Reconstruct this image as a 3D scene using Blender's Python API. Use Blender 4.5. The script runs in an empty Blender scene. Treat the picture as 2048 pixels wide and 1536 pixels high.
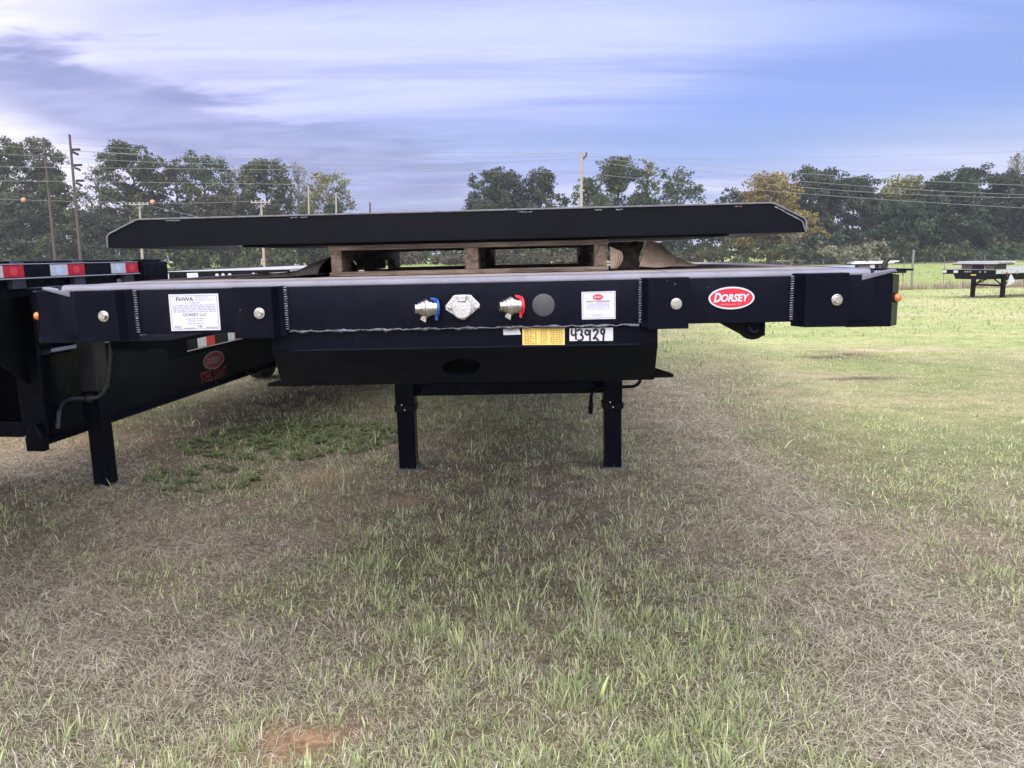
import bpy, bmesh, math, random
import numpy as np
from mathutils import Vector, Matrix

sc = bpy.context.scene
COL = sc.collection
rnd = random.Random(7)
rng = np.random.default_rng(11)
R = math.radians

# ------------------------------------------------------------------ camera
FPX = 1540.0                      # focal length in pixels of the 2048 wide picture
PITCH, ROLL, EYE = R(9.5), R(1.3), 1.60
fw = np.array([0.0, math.cos(PITCH), -math.sin(PITCH)])
_r0 = np.array([1.0, 0, 0]); _u0 = np.cross(_r0, fw)
rt = math.cos(ROLL) * _r0 - math.sin(ROLL) * _u0
up = np.cross(rt, fw)
cam_d = bpy.data.cameras.new('camera'); cam = bpy.data.objects.new('camera', cam_d); COL.objects.link(cam)
cam_d.sensor_width = 36.0; cam_d.lens = 36.0 * FPX / 2048.0; cam_d.clip_start = 0.05; cam_d.clip_end = 4000
cam.matrix_world = Matrix(((rt[0], up[0], -fw[0], 0), (rt[1], up[1], -fw[1], 0), (rt[2], up[2], -fw[2], EYE), (0, 0, 0, 1)))
sc.camera = cam

# ------------------------------------------------------------------ sky and sun
SUN_EL, SUN_AZ = R(56), R(-172)    # azimuth from +Y towards +X
wd = bpy.data.worlds.new('World'); sc.world = wd; wd.use_nodes = True
nt = wd.node_tree; nt.nodes.clear()
def N(t, kind, **kw):
    n = t.nodes.new(kind)
    for k, v in kw.items():
        setattr(n, k, v)
    return n
def M_(t, op, a, b=None, c=None, clamp=False):
    n = t.nodes.new('ShaderNodeMath'); n.operation = op; n.use_clamp = clamp
    for i, v in enumerate((a, b, c)):
        if v is None: continue
        if isinstance(v, (int, float)): n.inputs[i].default_value = v
        else: t.links.new(v, n.inputs[i])
    return n.outputs[0]
def MIX(t, f, a, b, blend='MIX'):
    n = t.nodes.new('ShaderNodeMix'); n.data_type = 'RGBA'; n.blend_type = blend
    for s, v in ((n.inputs[0], f), (n.inputs[6], a), (n.inputs[7], b)):
        if isinstance(v, (int, float)): s.default_value = v
        elif isinstance(v, tuple): s.default_value = (*v[:3], 1)
        else: t.links.new(v, s)
    return n.outputs[2]
def SS(t, v, lo, hi):
    n = t.nodes.new('ShaderNodeMapRange'); n.interpolation_type = 'SMOOTHSTEP'
    t.links.new(v, n.inputs[0]); n.inputs[1].default_value = lo; n.inputs[2].default_value = hi
    return n.outputs[0]
def NOISE(t, vec, scale, detail=4, rough=.55, dist=0.0):
    n = t.nodes.new('ShaderNodeTexNoise'); n.inputs['Scale'].default_value = scale
    n.inputs['Detail'].default_value = detail; n.inputs['Roughness'].default_value = rough
    n.inputs['Distortion'].default_value = dist
    if vec is not None: t.links.new(vec, n.inputs['Vector'])
    return n.outputs[0]
tc = N(nt, 'ShaderNodeTexCoord'); sep = N(nt, 'ShaderNodeSeparateXYZ'); nt.links.new(tc.outputs['Generated'], sep.inputs[0])
X, Y, Z = sep.outputs
sky = N(nt, 'ShaderNodeTexSky'); sky.sky_type = 'NISHITA'; sky.sun_disc = False
sky.sun_elevation = SUN_EL; sky.sun_rotation = SUN_AZ; sky.air_density = 1.0; sky.dust_density = 1.6; sky.ozone_density = 3.0
zz = M_(nt, 'ADD', M_(nt, 'MAXIMUM', Z, 0.0), 0.12)
qx, qy = M_(nt, 'DIVIDE', X, zz), M_(nt, 'DIVIDE', Y, zz)
cv = N(nt, 'ShaderNodeCombineXYZ'); nt.links.new(qx, cv.inputs[0]); nt.links.new(qy, cv.inputs[1])
mp = N(nt, 'ShaderNodeMapping'); mp.inputs['Rotation'].default_value = (0, 0, R(-58)); mp.inputs['Scale'].default_value = (0.38, 1.25, 1)
nt.links.new(cv.outputs[0], mp.inputs[0])
mp2 = N(nt, 'ShaderNodeMapping'); mp2.inputs['Rotation'].default_value = (0, 0, R(-58)); mp2.inputs['Scale'].default_value = (0.7, 1.5, 1)
nt.links.new(cv.outputs[0], mp2.inputs[0])
mp3 = N(nt, 'ShaderNodeMapping'); mp3.inputs['Rotation'].default_value = (0, 0, R(-50)); mp3.inputs['Scale'].default_value = (.22, 1.5, 1)
nt.links.new(cv.outputs[0], mp3.inputs[0])
n_big = NOISE(nt, mp.outputs[0], 0.7, 4, .5, .5)
n_fine = NOISE(nt, mp2.outputs[0], 2.4, 7, .55, .4)
n_wisp = NOISE(nt, mp.outputs[0], 1.5, 5, .5, .7)
# thin high overcast: how much of the clear sky the cloud hides
cover = M_(nt, 'ADD', M_(nt, 'MULTIPLY', n_big, 1.3), M_(nt, 'MULTIPLY', n_fine, .45))
cover = M_(nt, 'ADD', cover, M_(nt, 'MULTIPLY', X, -0.42))
cover = M_(nt, 'ADD', M_(nt, 'MULTIPLY', SS(nt, cover, .35, 1.15), .40), .58)
# long darker stratus bank that runs off to the left of the wood
bank = M_(nt, 'ADD', M_(nt, 'MULTIPLY', qx, 0.83), M_(nt, 'MULTIPLY', qy, -0.56))      # along/normal coordinate of the bank
bank = M_(nt, 'ADD', bank, M_(nt, 'MULTIPLY', M_(nt, 'SUBTRACT', n_fine, .5), 1.15))
bank = M_(nt, 'ADD', bank, M_(nt, 'MULTIPLY', M_(nt, 'SUBTRACT', n_wisp, .5), .55))
edge_hi = SS(nt, bank, -2.42, -2.74)      # towards the zenith side: soft but definite edge
blo = M_(nt, 'ADD', M_(nt, 'MULTIPLY', M_(nt, 'ADD', X, .52), -3.9), -3.05)
edge_lo = SS(nt, M_(nt, 'SUBTRACT', bank, blo), -.55, .15)      # towards the horizon it thins out in shreds
left = SS(nt, X, .22, -.12)
bankf = M_(nt, 'MULTIPLY', M_(nt, 'MULTIPLY', edge_hi, edge_lo), left)
cloud_c = MIX(nt, SS(nt, X, -.55, .55), (.58, .58, .88), (.24, .34, .84))
cloud_c = MIX(nt, SS(nt, n_wisp, .30, .80), cloud_c, (.40, .45, .88))
glow = M_(nt, 'MULTIPLY', SS(nt, X, -.12, -.62), SS(nt, Z, .42, .10))
cloud_c = MIX(nt, M_(nt, 'MULTIPLY', glow, .75), cloud_c, (.80, .75, .93))
n_str = NOISE(nt, mp3.outputs[0], 1.6, 7, .6, .5)
mid_ = M_(nt, 'MULTIPLY', SS(nt, Z, .25, .11), SS(nt, X, -.42, -.12))
cloud_c = MIX(nt, M_(nt, 'MULTIPLY', mid_, M_(nt, 'ADD', M_(nt, 'MULTIPLY', n_str, .7), .25)), cloud_c, (.29, .35, .66))
cloud_c = MIX(nt, 1.0, cloud_c, MIX(nt, SS(nt, n_str, .28, .72), (.78, .80, .86), (1.20, 1.18, 1.10)), 'MULTIPLY')
hi_ = M_(nt, 'MULTIPLY', SS(nt, Z, .13, .27), SS(nt, M_(nt, 'ABSOLUTE', M_(nt, 'ADD', X, .05)), .55, .18))
cloud_c = MIX(nt, M_(nt, 'MULTIPLY', hi_, SS(nt, n_str, .30, .62)), cloud_c, (.62, .65, .95))
hz = SS(nt, Z, .12, .045)
cloud_c = MIX(nt, M_(nt, 'MULTIPLY', hz, SS(nt, n_wisp, .36, .60)), cloud_c, (.74, .70, .90))
bg_sky = N(nt, 'ShaderNodeBackground'); nt.links.new(sky.outputs[0], bg_sky.inputs[0]); bg_sky.inputs[1].default_value = .06
bg_c = N(nt, 'ShaderNodeBackground')
lowr = M_(nt, 'MULTIPLY', SS(nt, Z, .15, .07), SS(nt, X, .22, .46))
cloud_c = MIX(nt, M_(nt, 'MULTIPLY', lowr, .7), cloud_c, (.62, .63, .90))
band2 = M_(nt, 'MULTIPLY', SS(nt, M_(nt, 'ABSOLUTE', M_(nt, 'SUBTRACT', M_(nt, 'ADD', Z, M_(nt, 'MULTIPLY', n_str, .05)), M_(nt, 'ADD', M_(nt, 'MULTIPLY', X, .13), .145))), .07, .015), SS(nt, X, .05, .30))
cloud_c = MIX(nt, M_(nt, 'MULTIPLY', band2, .75), cloud_c, (.22, .32, .75))
brk = M_(nt, 'MULTIPLY', SS(nt, X, -.40, -.54), SS(nt, n_fine, .40, .60))
cloud_c = MIX(nt, M_(nt, 'MULTIPLY', brk, .8), cloud_c, (.92, .88, .98))
ccol = MIX(nt, M_(nt, 'MULTIPLY', bankf, .92), cloud_c, MIX(nt, SS(nt, n_fine, .35, .65), (.23, .255, .49), (.35, .375, .63)))
nt.links.new(ccol, bg_c.inputs[0]); bg_c.inputs[1].default_value = 0.63
mixs = N(nt, 'ShaderNodeMixShader')
covf = M_(nt, 'MAXIMUM', cover, M_(nt, 'MULTIPLY', bankf, .9))
nt.links.new(M_(nt, 'MULTIPLY', covf, .92), mixs.inputs[0])
nt.links.new(bg_sky.outputs[0], mixs.inputs[1]); nt.links.new(bg_c.outputs[0], mixs.inputs[2])
wo = N(nt, 'ShaderNodeOutputWorld'); nt.links.new(mixs.outputs[0], wo.inputs[0])

sl = bpy.data.lights.new('sun', 'SUN'); sl.energy = 3.4; sl.angle = R(100); sl.color = (1.0, .92, .80)
sun = bpy.data.objects.new('sun', sl); COL.objects.link(sun)
sd = Vector((math.sin(SUN_AZ) * math.cos(SUN_EL), math.cos(SUN_AZ) * math.cos(SUN_EL), math.sin(SUN_EL)))
sun.rotation_euler = sd.to_track_quat('Z', 'Y').to_euler()
vs = sc.view_settings; vs.view_transform = 'Standard'; vs.look = 'None'; vs.gamma = 1.0; vs.use_curve_mapping = False
vs.exposure = 1.12
sc.cycles.use_denoising = True
try: sc.cycles.denoising_prefilter = 'ACCURATE'
except Exception: pass
sc.cycles.max_bounces = 8; sc.cycles.diffuse_bounces = 5; sc.cycles.volume_bounces = 0; sc.cycles.use_adaptive_sampling = True; sc.cycles.adaptive_threshold = .02; sc.cycles.glossy_bounces = 3; sc.cycles.transparent_max_bounces = 8
sc.cycles.caustics_reflective = False; sc.cycles.caustics_refractive = False

# ------------------------------------------------------------------ survey helpers
CAM = np.array([0.0, 0.0, EYE])
def ray(x, y): return fw + rt * (x - 1024) / FPX - up * (y - 768) / FPX
def at(x, y, Yd):
    d = ray(x, y); return CAM + d * Yd / d[1]
def gnd(x, y, z=0.0):
    d = ray(x, y); return CAM + d * (z - EYE) / d[2]

# ------------------------------------------------------------------ materials
MATS = {}
def mat(name, col, rough=.6, metal=0.0, noise=0.0, nscale=20, bump=0.0, bscale=60, col2=None, spec=.5, coat=0.0, emis=None, attr=None):
    if name in MATS: return MATS[name]
    m = bpy.data.materials.new(name); m.use_nodes = True; t = m.node_tree; b = t.nodes['Principled BSDF']
    b.inputs['Roughness'].default_value = rough; b.inputs['Metallic'].default_value = metal
    b.inputs['Specular IOR Level'].default_value = spec; b.inputs['Coat Weight'].default_value = coat
    b.inputs['Coat Roughness'].default_value = .06
    co = N(t, 'ShaderNodeTexCoord').outputs['Object']
    f = NOISE(t, co, nscale, 6, .6)
    c2 = col2 if col2 else tuple(max(0, c * (1 - noise)) for c in col)
    c = MIX(t, SS(t, f, .32, .68), tuple(col), tuple(c2))
    t.links.new(c, b.inputs['Base Color'])
    rr = M_(t, 'ADD', M_(t, 'MULTIPLY', M_(t, 'SUBTRACT', NOISE(t, co, nscale * .37, 5), .5), .25 if noise or col2 else .04), rough, clamp=True)
    t.links.new(rr, b.inputs['Roughness'])
    if bump:
        bn = N(t, 'ShaderNodeBump'); bn.inputs['Strength'].default_value = bump; bn.inputs['Distance'].default_value = .01
        t.links.new(NOISE(t, co, bscale, 6), bn.inputs['Height']); t.links.new(bn.outputs[0], b.inputs['Normal'])
    MATS[name] = m; return m
def wood_mat(name, a, b_, axis=0):
    if name in MATS: return MATS[name]
    m = bpy.data.materials.new(name); m.use_nodes = True; t = m.node_tree; b = t.nodes['Principled BSDF']
    co = N(t, 'ShaderNodeTexCoord').outputs['Object']
    mpn = N(t, 'ShaderNodeMapping'); s = [26, 26, 26]; s[axis] = 2.2; mpn.inputs['Scale'].default_value = s
    t.links.new(co, mpn.inputs[0])
    f = NOISE(t, mpn.outputs[0], 2.4, 7, .65, .8); g = NOISE(t, co, 9, 5)
    c = MIX(t, SS(t, f, .35, .66), a, b_); c = MIX(t, M_(t, 'MULTIPLY', SS(t, g, .45, .75), .55), c, tuple(v * .38 for v in b_))
    t.links.new(c, b.inputs['Base Color']); b.inputs['Roughness'].default_value = .85
    bn = N(t, 'ShaderNodeBump'); bn.inputs['Strength'].default_value = .5; bn.inputs['Distance'].default_value = .004
    t.links.new(f, bn.inputs['Height']); t.links.new(bn.outputs[0], b.inputs['Normal'])
    MATS[name] = m; return m
def leaf_mat(name, transl=.3, rough=.6):
    m = bpy.data.materials.new(name); m.use_nodes = True; t = m.node_tree; b = t.nodes['Principled BSDF']
    a = N(t, 'ShaderNodeAttribute'); a.attribute_name = 'Col'
    t.links.new(a.outputs['Color'], b.inputs['Base Color']); b.inputs['Roughness'].default_value = rough
    b.inputs['Specular IOR Level'].default_value = .25
    tr = N(t, 'ShaderNodeBsdfTranslucent'); t.links.new(a.outputs['Color'], tr.inputs[0])
    mx = N(t, 'ShaderNodeMixShader'); mx.inputs[0].default_value = transl
    t.links.new(b.outputs[0], mx.inputs[1]); t.links.new(tr.outputs[0], mx.inputs[2])
    t.links.new(mx.outputs[0], t.nodes['Material Output'].inputs[0])
    return m
def paint(name, col, rough, spec, dust):
    m = bpy.data.materials.new(name); m.use_nodes = True; t = m.node_tree; b = t.nodes['Principled BSDF']
    co = N(t, 'ShaderNodeTexCoord').outputs['Object']
    mpn = N(t, 'ShaderNodeMapping'); mpn.inputs['Scale'].default_value = (30, 30, 2.5); t.links.new(co, mpn.inputs[0])
    streak = NOISE(t, mpn.outputs[0], 1.0, 6, .6); spots = NOISE(t, co, 55, 5, .7); cloud = NOISE(t, co, 3.5, 6, .6)
    f = M_(t, 'MULTIPLY', M_(t, 'ADD', M_(t, 'MULTIPLY', SS(t, streak, .45, .8), .6), M_(t, 'MULTIPLY', SS(t, spots, .62, .78), .7)), M_(t, 'MULTIPLY', SS(t, cloud, .35, .75), dust), clamp=True)
    t.links.new(MIX(t, f, col, (.10, .10, .115)), b.inputs['Base Color'])
    t.links.new(M_(t, 'ADD', M_(t, 'MULTIPLY', cloud, .22), rough - .08, clamp=True), b.inputs['Roughness'])
    b.inputs['Specular IOR Level'].default_value = spec; b.inputs['Specular Tint'].default_value = (.72, .80, 1, 1)
    b1 = N(t, 'ShaderNodeBump'); b1.inputs['Strength'].default_value = .25; b1.inputs['Distance'].default_value = .02; t.links.new(NOISE(t, co, 4.5, 2), b1.inputs['Height'])
    b2 = N(t, 'ShaderNodeBump'); b2.inputs['Strength'].default_value = .06; b2.inputs['Distance'].default_value = .002; t.links.new(NOISE(t, co, 260, 3), b2.inputs['Height']); t.links.new(b1.outputs[0], b2.inputs['Normal'])
    t.links.new(b2.outputs[0], b.inputs['Normal']); MATS[name] = m; return m
black = paint('black_paint', (.0034, .0040, .0095), .22, .11, .12)
black2 = mat('black_frame', (.0032, .0037, .0065), .42, noise=.4, nscale=9, spec=.12, bump=.08, bscale=60)
edgesteel = mat('worn_lit_black_edge', (.055, .06, .09), .30, noise=.5, nscale=25, bump=.1)
steel = mat('zinc_steel', (.62, .62, .60), .28, metal=1.0, noise=.25, nscale=40, bump=.1)
yzinc = mat('yellow_zinc', (.66, .60, .40), .35, metal=1.0, col2=(.5, .5, .45), nscale=120)
alum = mat('cast_aluminium', (.62, .63, .66), .45, metal=.85, noise=.2, nscale=60, bump=.15, bscale=180)
silver = mat('mill_aluminium', (.70, .71, .74), .38, metal=.7, noise=.15, nscale=14)
weldm = mat('weld_metal', (.24, .25, .31), .25, metal=.5, noise=.6, nscale=90, bump=.5, bscale=150)
white_v = mat('white_vinyl', (.60, .62, .72), .45, noise=.06, nscale=30)
ink = mat('dark_ink', (.035, .035, .07), .6)
inkb = mat('marker_ink', (.004, .004, .006), .5)
inkg = mat('faint_print', (.36, .37, .50), .6)
yellow_v = mat('yellow_vinyl', (.80, .60, .17), .45, noise=.06, nscale=25)
red_v = mat('red_vinyl', (.55, .018, .045), .35, noise=.08)
red_d = mat('dull_red_print', (.22, .015, .022), .45, noise=.3, nscale=40)
tape_r = mat('reflective_red', (.55, .012, .03), .28, noise=.25, nscale=60)
tape_w = mat('reflective_white', (.58, .62, .70), .28, noise=.12, nscale=60)
tape_w2 = mat('reflective_white_print', (.55, .70, .95), .28)
tape_r2 = mat('reflective_red_print', (.66, .05, .08), .28)
amber = mat('amber_lens', (.85, .20, .03), .15, noise=.3, nscale=80, coat=.6)
blue_p = mat('blue_plastic', (.012, .07, .33), .35, noise=.15, nscale=40)
red_p = mat('red_plastic', (.62, .02, .045), .35, noise=.15, nscale=40)
rubber = mat('black_rubber', (.012, .012, .013), .6, noise=.3, bump=.2)
greycap = mat('grey_plastic_cap', (.055, .058, .07), .55, noise=.12, nscale=50)
dusty = mat('dusty_deck', (.30, .265, .255), .9, spec=.12, col2=(.22, .20, .20), nscale=7, bump=.2, bscale=70)
deckw = mat('deck_plate', (.19, .20, .27), .42, noise=.25, nscale=8)
palletm = wood_mat('pallet_wood_x', (.20, .15, .125), (.055, .04, .035), 0)
pallety = wood_mat('pallet_wood_y', (.18, .13, .105), (.05, .037, .032), 1)
polew = wood_mat('pole_wood', (.10, .072, .065), (.055, .042, .042), 2)
polel = wood_mat('pale_pole_wood', (.40, .35, .32), (.29, .26, .25), 2)
cloth = mat('dark_cloth', (.028, .022, .022), .85, noise=.5, nscale=60, bump=.4, bscale=200)
card = mat('brown_cardboard', (.36, .27, .215), .85, col2=(.26, .19, .15), nscale=30, bump=.2)
tyrem = mat('tyre_rubber', (.018, .018, .019), .8, noise=.3, bump=.3)
matte = mat('matte_black', (.004, .004, .006), .9, spec=.05)
greyp = mat('grey_plate', (.09, .085, .095), .45, noise=.3, nscale=10)

# ------------------------------------------------------------------ mesh helpers
class MB:
    def __init__(s): s.v = []; s.f = []; s.sm = False
    def add(s, vs, fs):
        o = len(s.v); s.v += [tuple(map(float, p)) for p in vs]; s.f += [tuple(i + o for i in f) for f in fs]; return s
    def box(s, x0, x1, y0, y1, z0, z1):
        return s.add([(x, y, z) for z in (z0, z1) for x, y in ((x0, y0), (x1, y0), (x1, y1), (x0, y1))],
                     [(3, 2, 1, 0), (4, 5, 6, 7), (0, 1, 5, 4), (1, 2, 6, 5), (2, 3, 7, 6), (3, 0, 4, 7)])
    def prism(s, poly, a, b, axis='y'):
        """poly: list of 2D points; axis y -> (x,z), x -> (y,z), z -> (x,y)"""
        def P(p, h): return (p[0], h, p[1]) if axis == 'y' else (h, p[0], p[1]) if axis == 'x' else (p[0], p[1], h)
        n = len(poly); vs = [P(p, a) for p in poly] + [P(p, b) for p in poly]
        fs = [tuple(range(n)), tuple(range(2 * n - 1, n - 1, -1))] + [(i, (i + 1) % n, n + (i + 1) % n, n + i)[::-1] for i in range(n)]
        return s.add(vs, fs)
    def tube(s, pts, r, n=8, caps=True):
        pts = [Vector(p) for p in pts]; m = len(pts); rr = [float(q) for q in r] if isinstance(r, (list, tuple)) else [float(r)] * m
        vs = []; prev = None
        for i, p in enumerate(pts):
            t = (pts[min(i + 1, m - 1)] - pts[max(i - 1, 0)]).normalized()
            a = Vector((0, 0, 1)) if abs(t.z) < .9 else Vector((1, 0, 0))
            if prev is not None: a = prev
            u = (a - t * a.dot(t)); u = u.normalized() if u.length > 1e-6 else t.orthogonal().normalized()
            w = t.cross(u); prev = u
            vs += [p + rr[i] * (math.cos(k * 2 * math.pi / n) * u + math.sin(k * 2 * math.pi / n) * w) for k in range(n)]
        fs = [(i * n + k, i * n + (k + 1) % n, (i + 1) * n + (k + 1) % n, (i + 1) * n + k) for i in range(m - 1) for k in range(n)]
        if caps: fs += [tuple(range(n))[::-1], tuple(range((m - 1) * n, m * n))]
        return s.add(vs, fs)
    def lathe(s, prof, c, axis, n=24):
        """prof: list of (radius, height along axis)"""
        ax = Vector(axis).normalized(); u = ax.orthogonal().normalized(); w = ax.cross(u); c = Vector(c)
        vs = [c + ax * h + r * (math.cos(k * 2 * math.pi / n) * u + math.sin(k * 2 * math.pi / n) * w) for r, h in prof for k in range(n)]
        m = len(prof)
        fs = [(i * n + k, i * n + (k + 1) % n, (i + 1) * n + (k + 1) % n, (i + 1) * n + k) for i in range(m - 1) for k in range(n)]
        fs += [tuple(range(n))[::-1], tuple(range((m - 1) * n, m * n))]
        return s.add(vs, fs)
    def build(s, name, m, parent=None, smooth=False, bevel=0.0, loc=None):
        me = bpy.data.meshes.new(name); me.from_pydata(s.v, [], s.f)
        bm = bmesh.new(); bm.from_mesh(me); bmesh.ops.recalc_face_normals(bm, faces=bm.faces); bm.to_mesh(me); bm.free()
        me.materials.append(m); o = bpy.data.objects.new(name, me); COL.objects.link(o)
        if parent: o.parent = parent
        if loc: o.location = loc
        if smooth:
            me.polygons.foreach_set('use_smooth', [True] * len(me.polygons))
            try: me.set_sharp_from_angle(angle=R(40))
            except Exception: pass
        if bevel:
            b = o.modifiers.new('bevel', 'BEVEL'); b.width = bevel; b.segments = 2; b.limit_method = 'ANGLE'; b.angle_limit = R(35)
        return o
def box(name, m, parent, x0, x1, y0, y1, z0, z1, bevel=.003): return MB().box(x0, x1, y0, y1, z0, z1).build(name, m, parent, bevel=bevel)
def tag(o, label=None, cat=None, group=None, kind=None):
    if label: o['label'] = label
    if cat: o['category'] = cat
    if group: o['group'] = group
    if kind: o['kind'] = kind
    return o
def thing(name, label, cat, loc=(0, 0, 0), rz=0.0, group=None):
    o = bpy.data.objects.new(name, None); COL.objects.link(o); o.location = loc; o.rotation_euler = (0, 0, rz)
    o.empty_display_size = .2
    return tag(o, label, cat, group)
def text_part(name, s, m, parent, x0, x1, z0, z1, y, shear=0.0, bold=0.0):
    cu = bpy.data.curves.new('t', 'FONT'); cu.body = s; cu.shear = shear; cu.offset = bold; cu.resolution_u = 3
    to = bpy.data.objects.new('t', cu); COL.objects.link(to); dg = bpy.context.evaluated_depsgraph_get(); dg.update()
    me = bpy.data.meshes.new_from_object(to.evaluated_get(dg)); bpy.data.objects.remove(to); bpy.data.curves.remove(cu)
    co = np.empty(len(me.vertices) * 3); me.vertices.foreach_get('co', co); co = co.reshape(-1, 3)
    mn, mx = co.min(0), co.max(0)
    out = np.empty_like(co); out[:, 0] = x0 + (co[:, 0] - mn[0]) / (mx[0] - mn[0]) * (x1 - x0); out[:, 1] = y
    out[:, 2] = z0 + (co[:, 1] - mn[1]) / (mx[1] - mn[1]) * (z1 - z0)
    me.vertices.foreach_set('co', out.ravel()); me.update(); me.name = name
    me.materials.clear(); me.materials.append(m); o = bpy.data.objects.new(name, me); COL.objects.link(o); o.parent = parent; return o
def mesh_np(name, V, tris, m, cols=None, parent=None, quads=None, smooth=False):
    me = bpy.data.meshes.new(name); V = np.asarray(V, np.float32)
    F = tris if quads is None else quads; k = F.shape[1]; nf = len(F)
    me.vertices.add(len(V)); me.vertices.foreach_set('co', V.ravel())
    me.loops.add(nf * k); me.loops.foreach_set('vertex_index', np.asarray(F, np.int32).ravel())
    me.polygons.add(nf); me.polygons.foreach_set('loop_start', np.arange(0, nf * k, k, dtype=np.int32))
    me.update(calc_edges=True)
    if cols is not None:
        a = me.color_attributes.new('Col', 'FLOAT_COLOR', 'POINT')
        c4 = np.ones((len(V), 4), np.float32); c4[:, :3] = cols; a.data.foreach_set('color', c4.ravel())
    if smooth: me.polygons.foreach_set('use_smooth', np.ones(nf, bool))
    me.materials.append(m); o = bpy.data.objects.new(name, me); COL.objects.link(o)
    if parent: o.parent = parent
    return o
# value noise
_perm = rng.random((256, 256))
def vn(x, y):
    x = np.asarray(x, float); y = np.asarray(y, float)
    xi = np.floor(x).astype(int); yi = np.floor(y).astype(int); fx = x - xi; fy = y - yi
    fx = fx * fx * (3 - 2 * fx); fy = fy * fy * (3 - 2 * fy)
    a = _perm[xi & 255, yi & 255]; b = _perm[(xi + 1) & 255, yi & 255]; c = _perm[xi & 255, (yi + 1) & 255]; d = _perm[(xi + 1) & 255, (yi + 1) & 255]
    return (a * (1 - fx) + b * fx) * (1 - fy) + (c * (1 - fx) + d * fx) * fy
def fbm(x, y, o=4):
    s = 0; a = .5; t = 0
    for i in range(o):
        s = s + a * vn(x * 2 ** i + 17.3 * i, y * 2 ** i + 5.1 * i); t += a; a *= .55
    return s / t
def sstep(v, a, b):
    t = np.clip((np.asarray(v, float) - a) / (b - a), 0, 1); return t * t * (3 - 2 * t)

# ------------------------------------------------------------------ ground
def gz(x, y):
    """height of the field: level under the trailers, falling away to a fence, then a bank up to the wood"""
    x = np.asarray(x, float); y = np.asarray(y, float)
    d = -.0275 * np.maximum(y - 7, 0); d = np.maximum(d, -1.25)
    zt = .9 - 1.15 * sstep(x / np.maximum(y, 20), -.35, .55)
    up_ = sstep(y, 54, 100)
    z = d * (1 - up_) + zt * up_ + .004 * np.maximum(y - 110, 0)
    z = z * sstep(y, -2, 8)
    return z
def bumps(x, y):
    near = 1 - sstep(np.hypot(x, y), 14, 30)
    return .07 * np.exp(-((x + 2.85) ** 2 + (y - 5.05) ** 2) / .55) + near * (.035 * (fbm(x * .9, y * .9, 3) - .5) + .012 * (fbm(x * 5, y * 5, 2) - .5))
def row_dist(x, y, pts):
    d = np.full(np.shape(x), 1e9)
    for (ax_, ay_), (bx, by) in zip(pts[:-1], pts[1:]):
        vx, vy = bx - ax_, by - ay_; L2 = vx * vx + vy * vy
        t = np.clip(((x - ax_) * vx + (y - ay_) * vy) / L2, 0, 1)
        d = np.minimum(d, np.hypot(x - ax_ - t * vx, y - ay_ - t * vy))
    return d
ROW_R = [tuple(gnd(*p)[:2]) for p in ((1290, 745), (1380, 870), (1470, 960), (1640, 1130), (1830, 1330), (2040, 1500))] + [(1.6, 1.5)]
ROW_R2 = [tuple(gnd(*p)[:2]) for p in ((1420, 1000), (1600, 1080), (1760, 1200))]
ROW_L = [tuple(gnd(*p)[:2]) for p in ((-250, 1120), (60, 1180), (230, 1300), (420, 1330))]
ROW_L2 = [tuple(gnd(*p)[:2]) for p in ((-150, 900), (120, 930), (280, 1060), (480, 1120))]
def blob(x, y, px, py, rx, ry):
    c = gnd(px, py); return np.exp(-(((x - c[0]) / rx) ** 2 + ((y - c[1]) / ry) ** 2))
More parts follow.
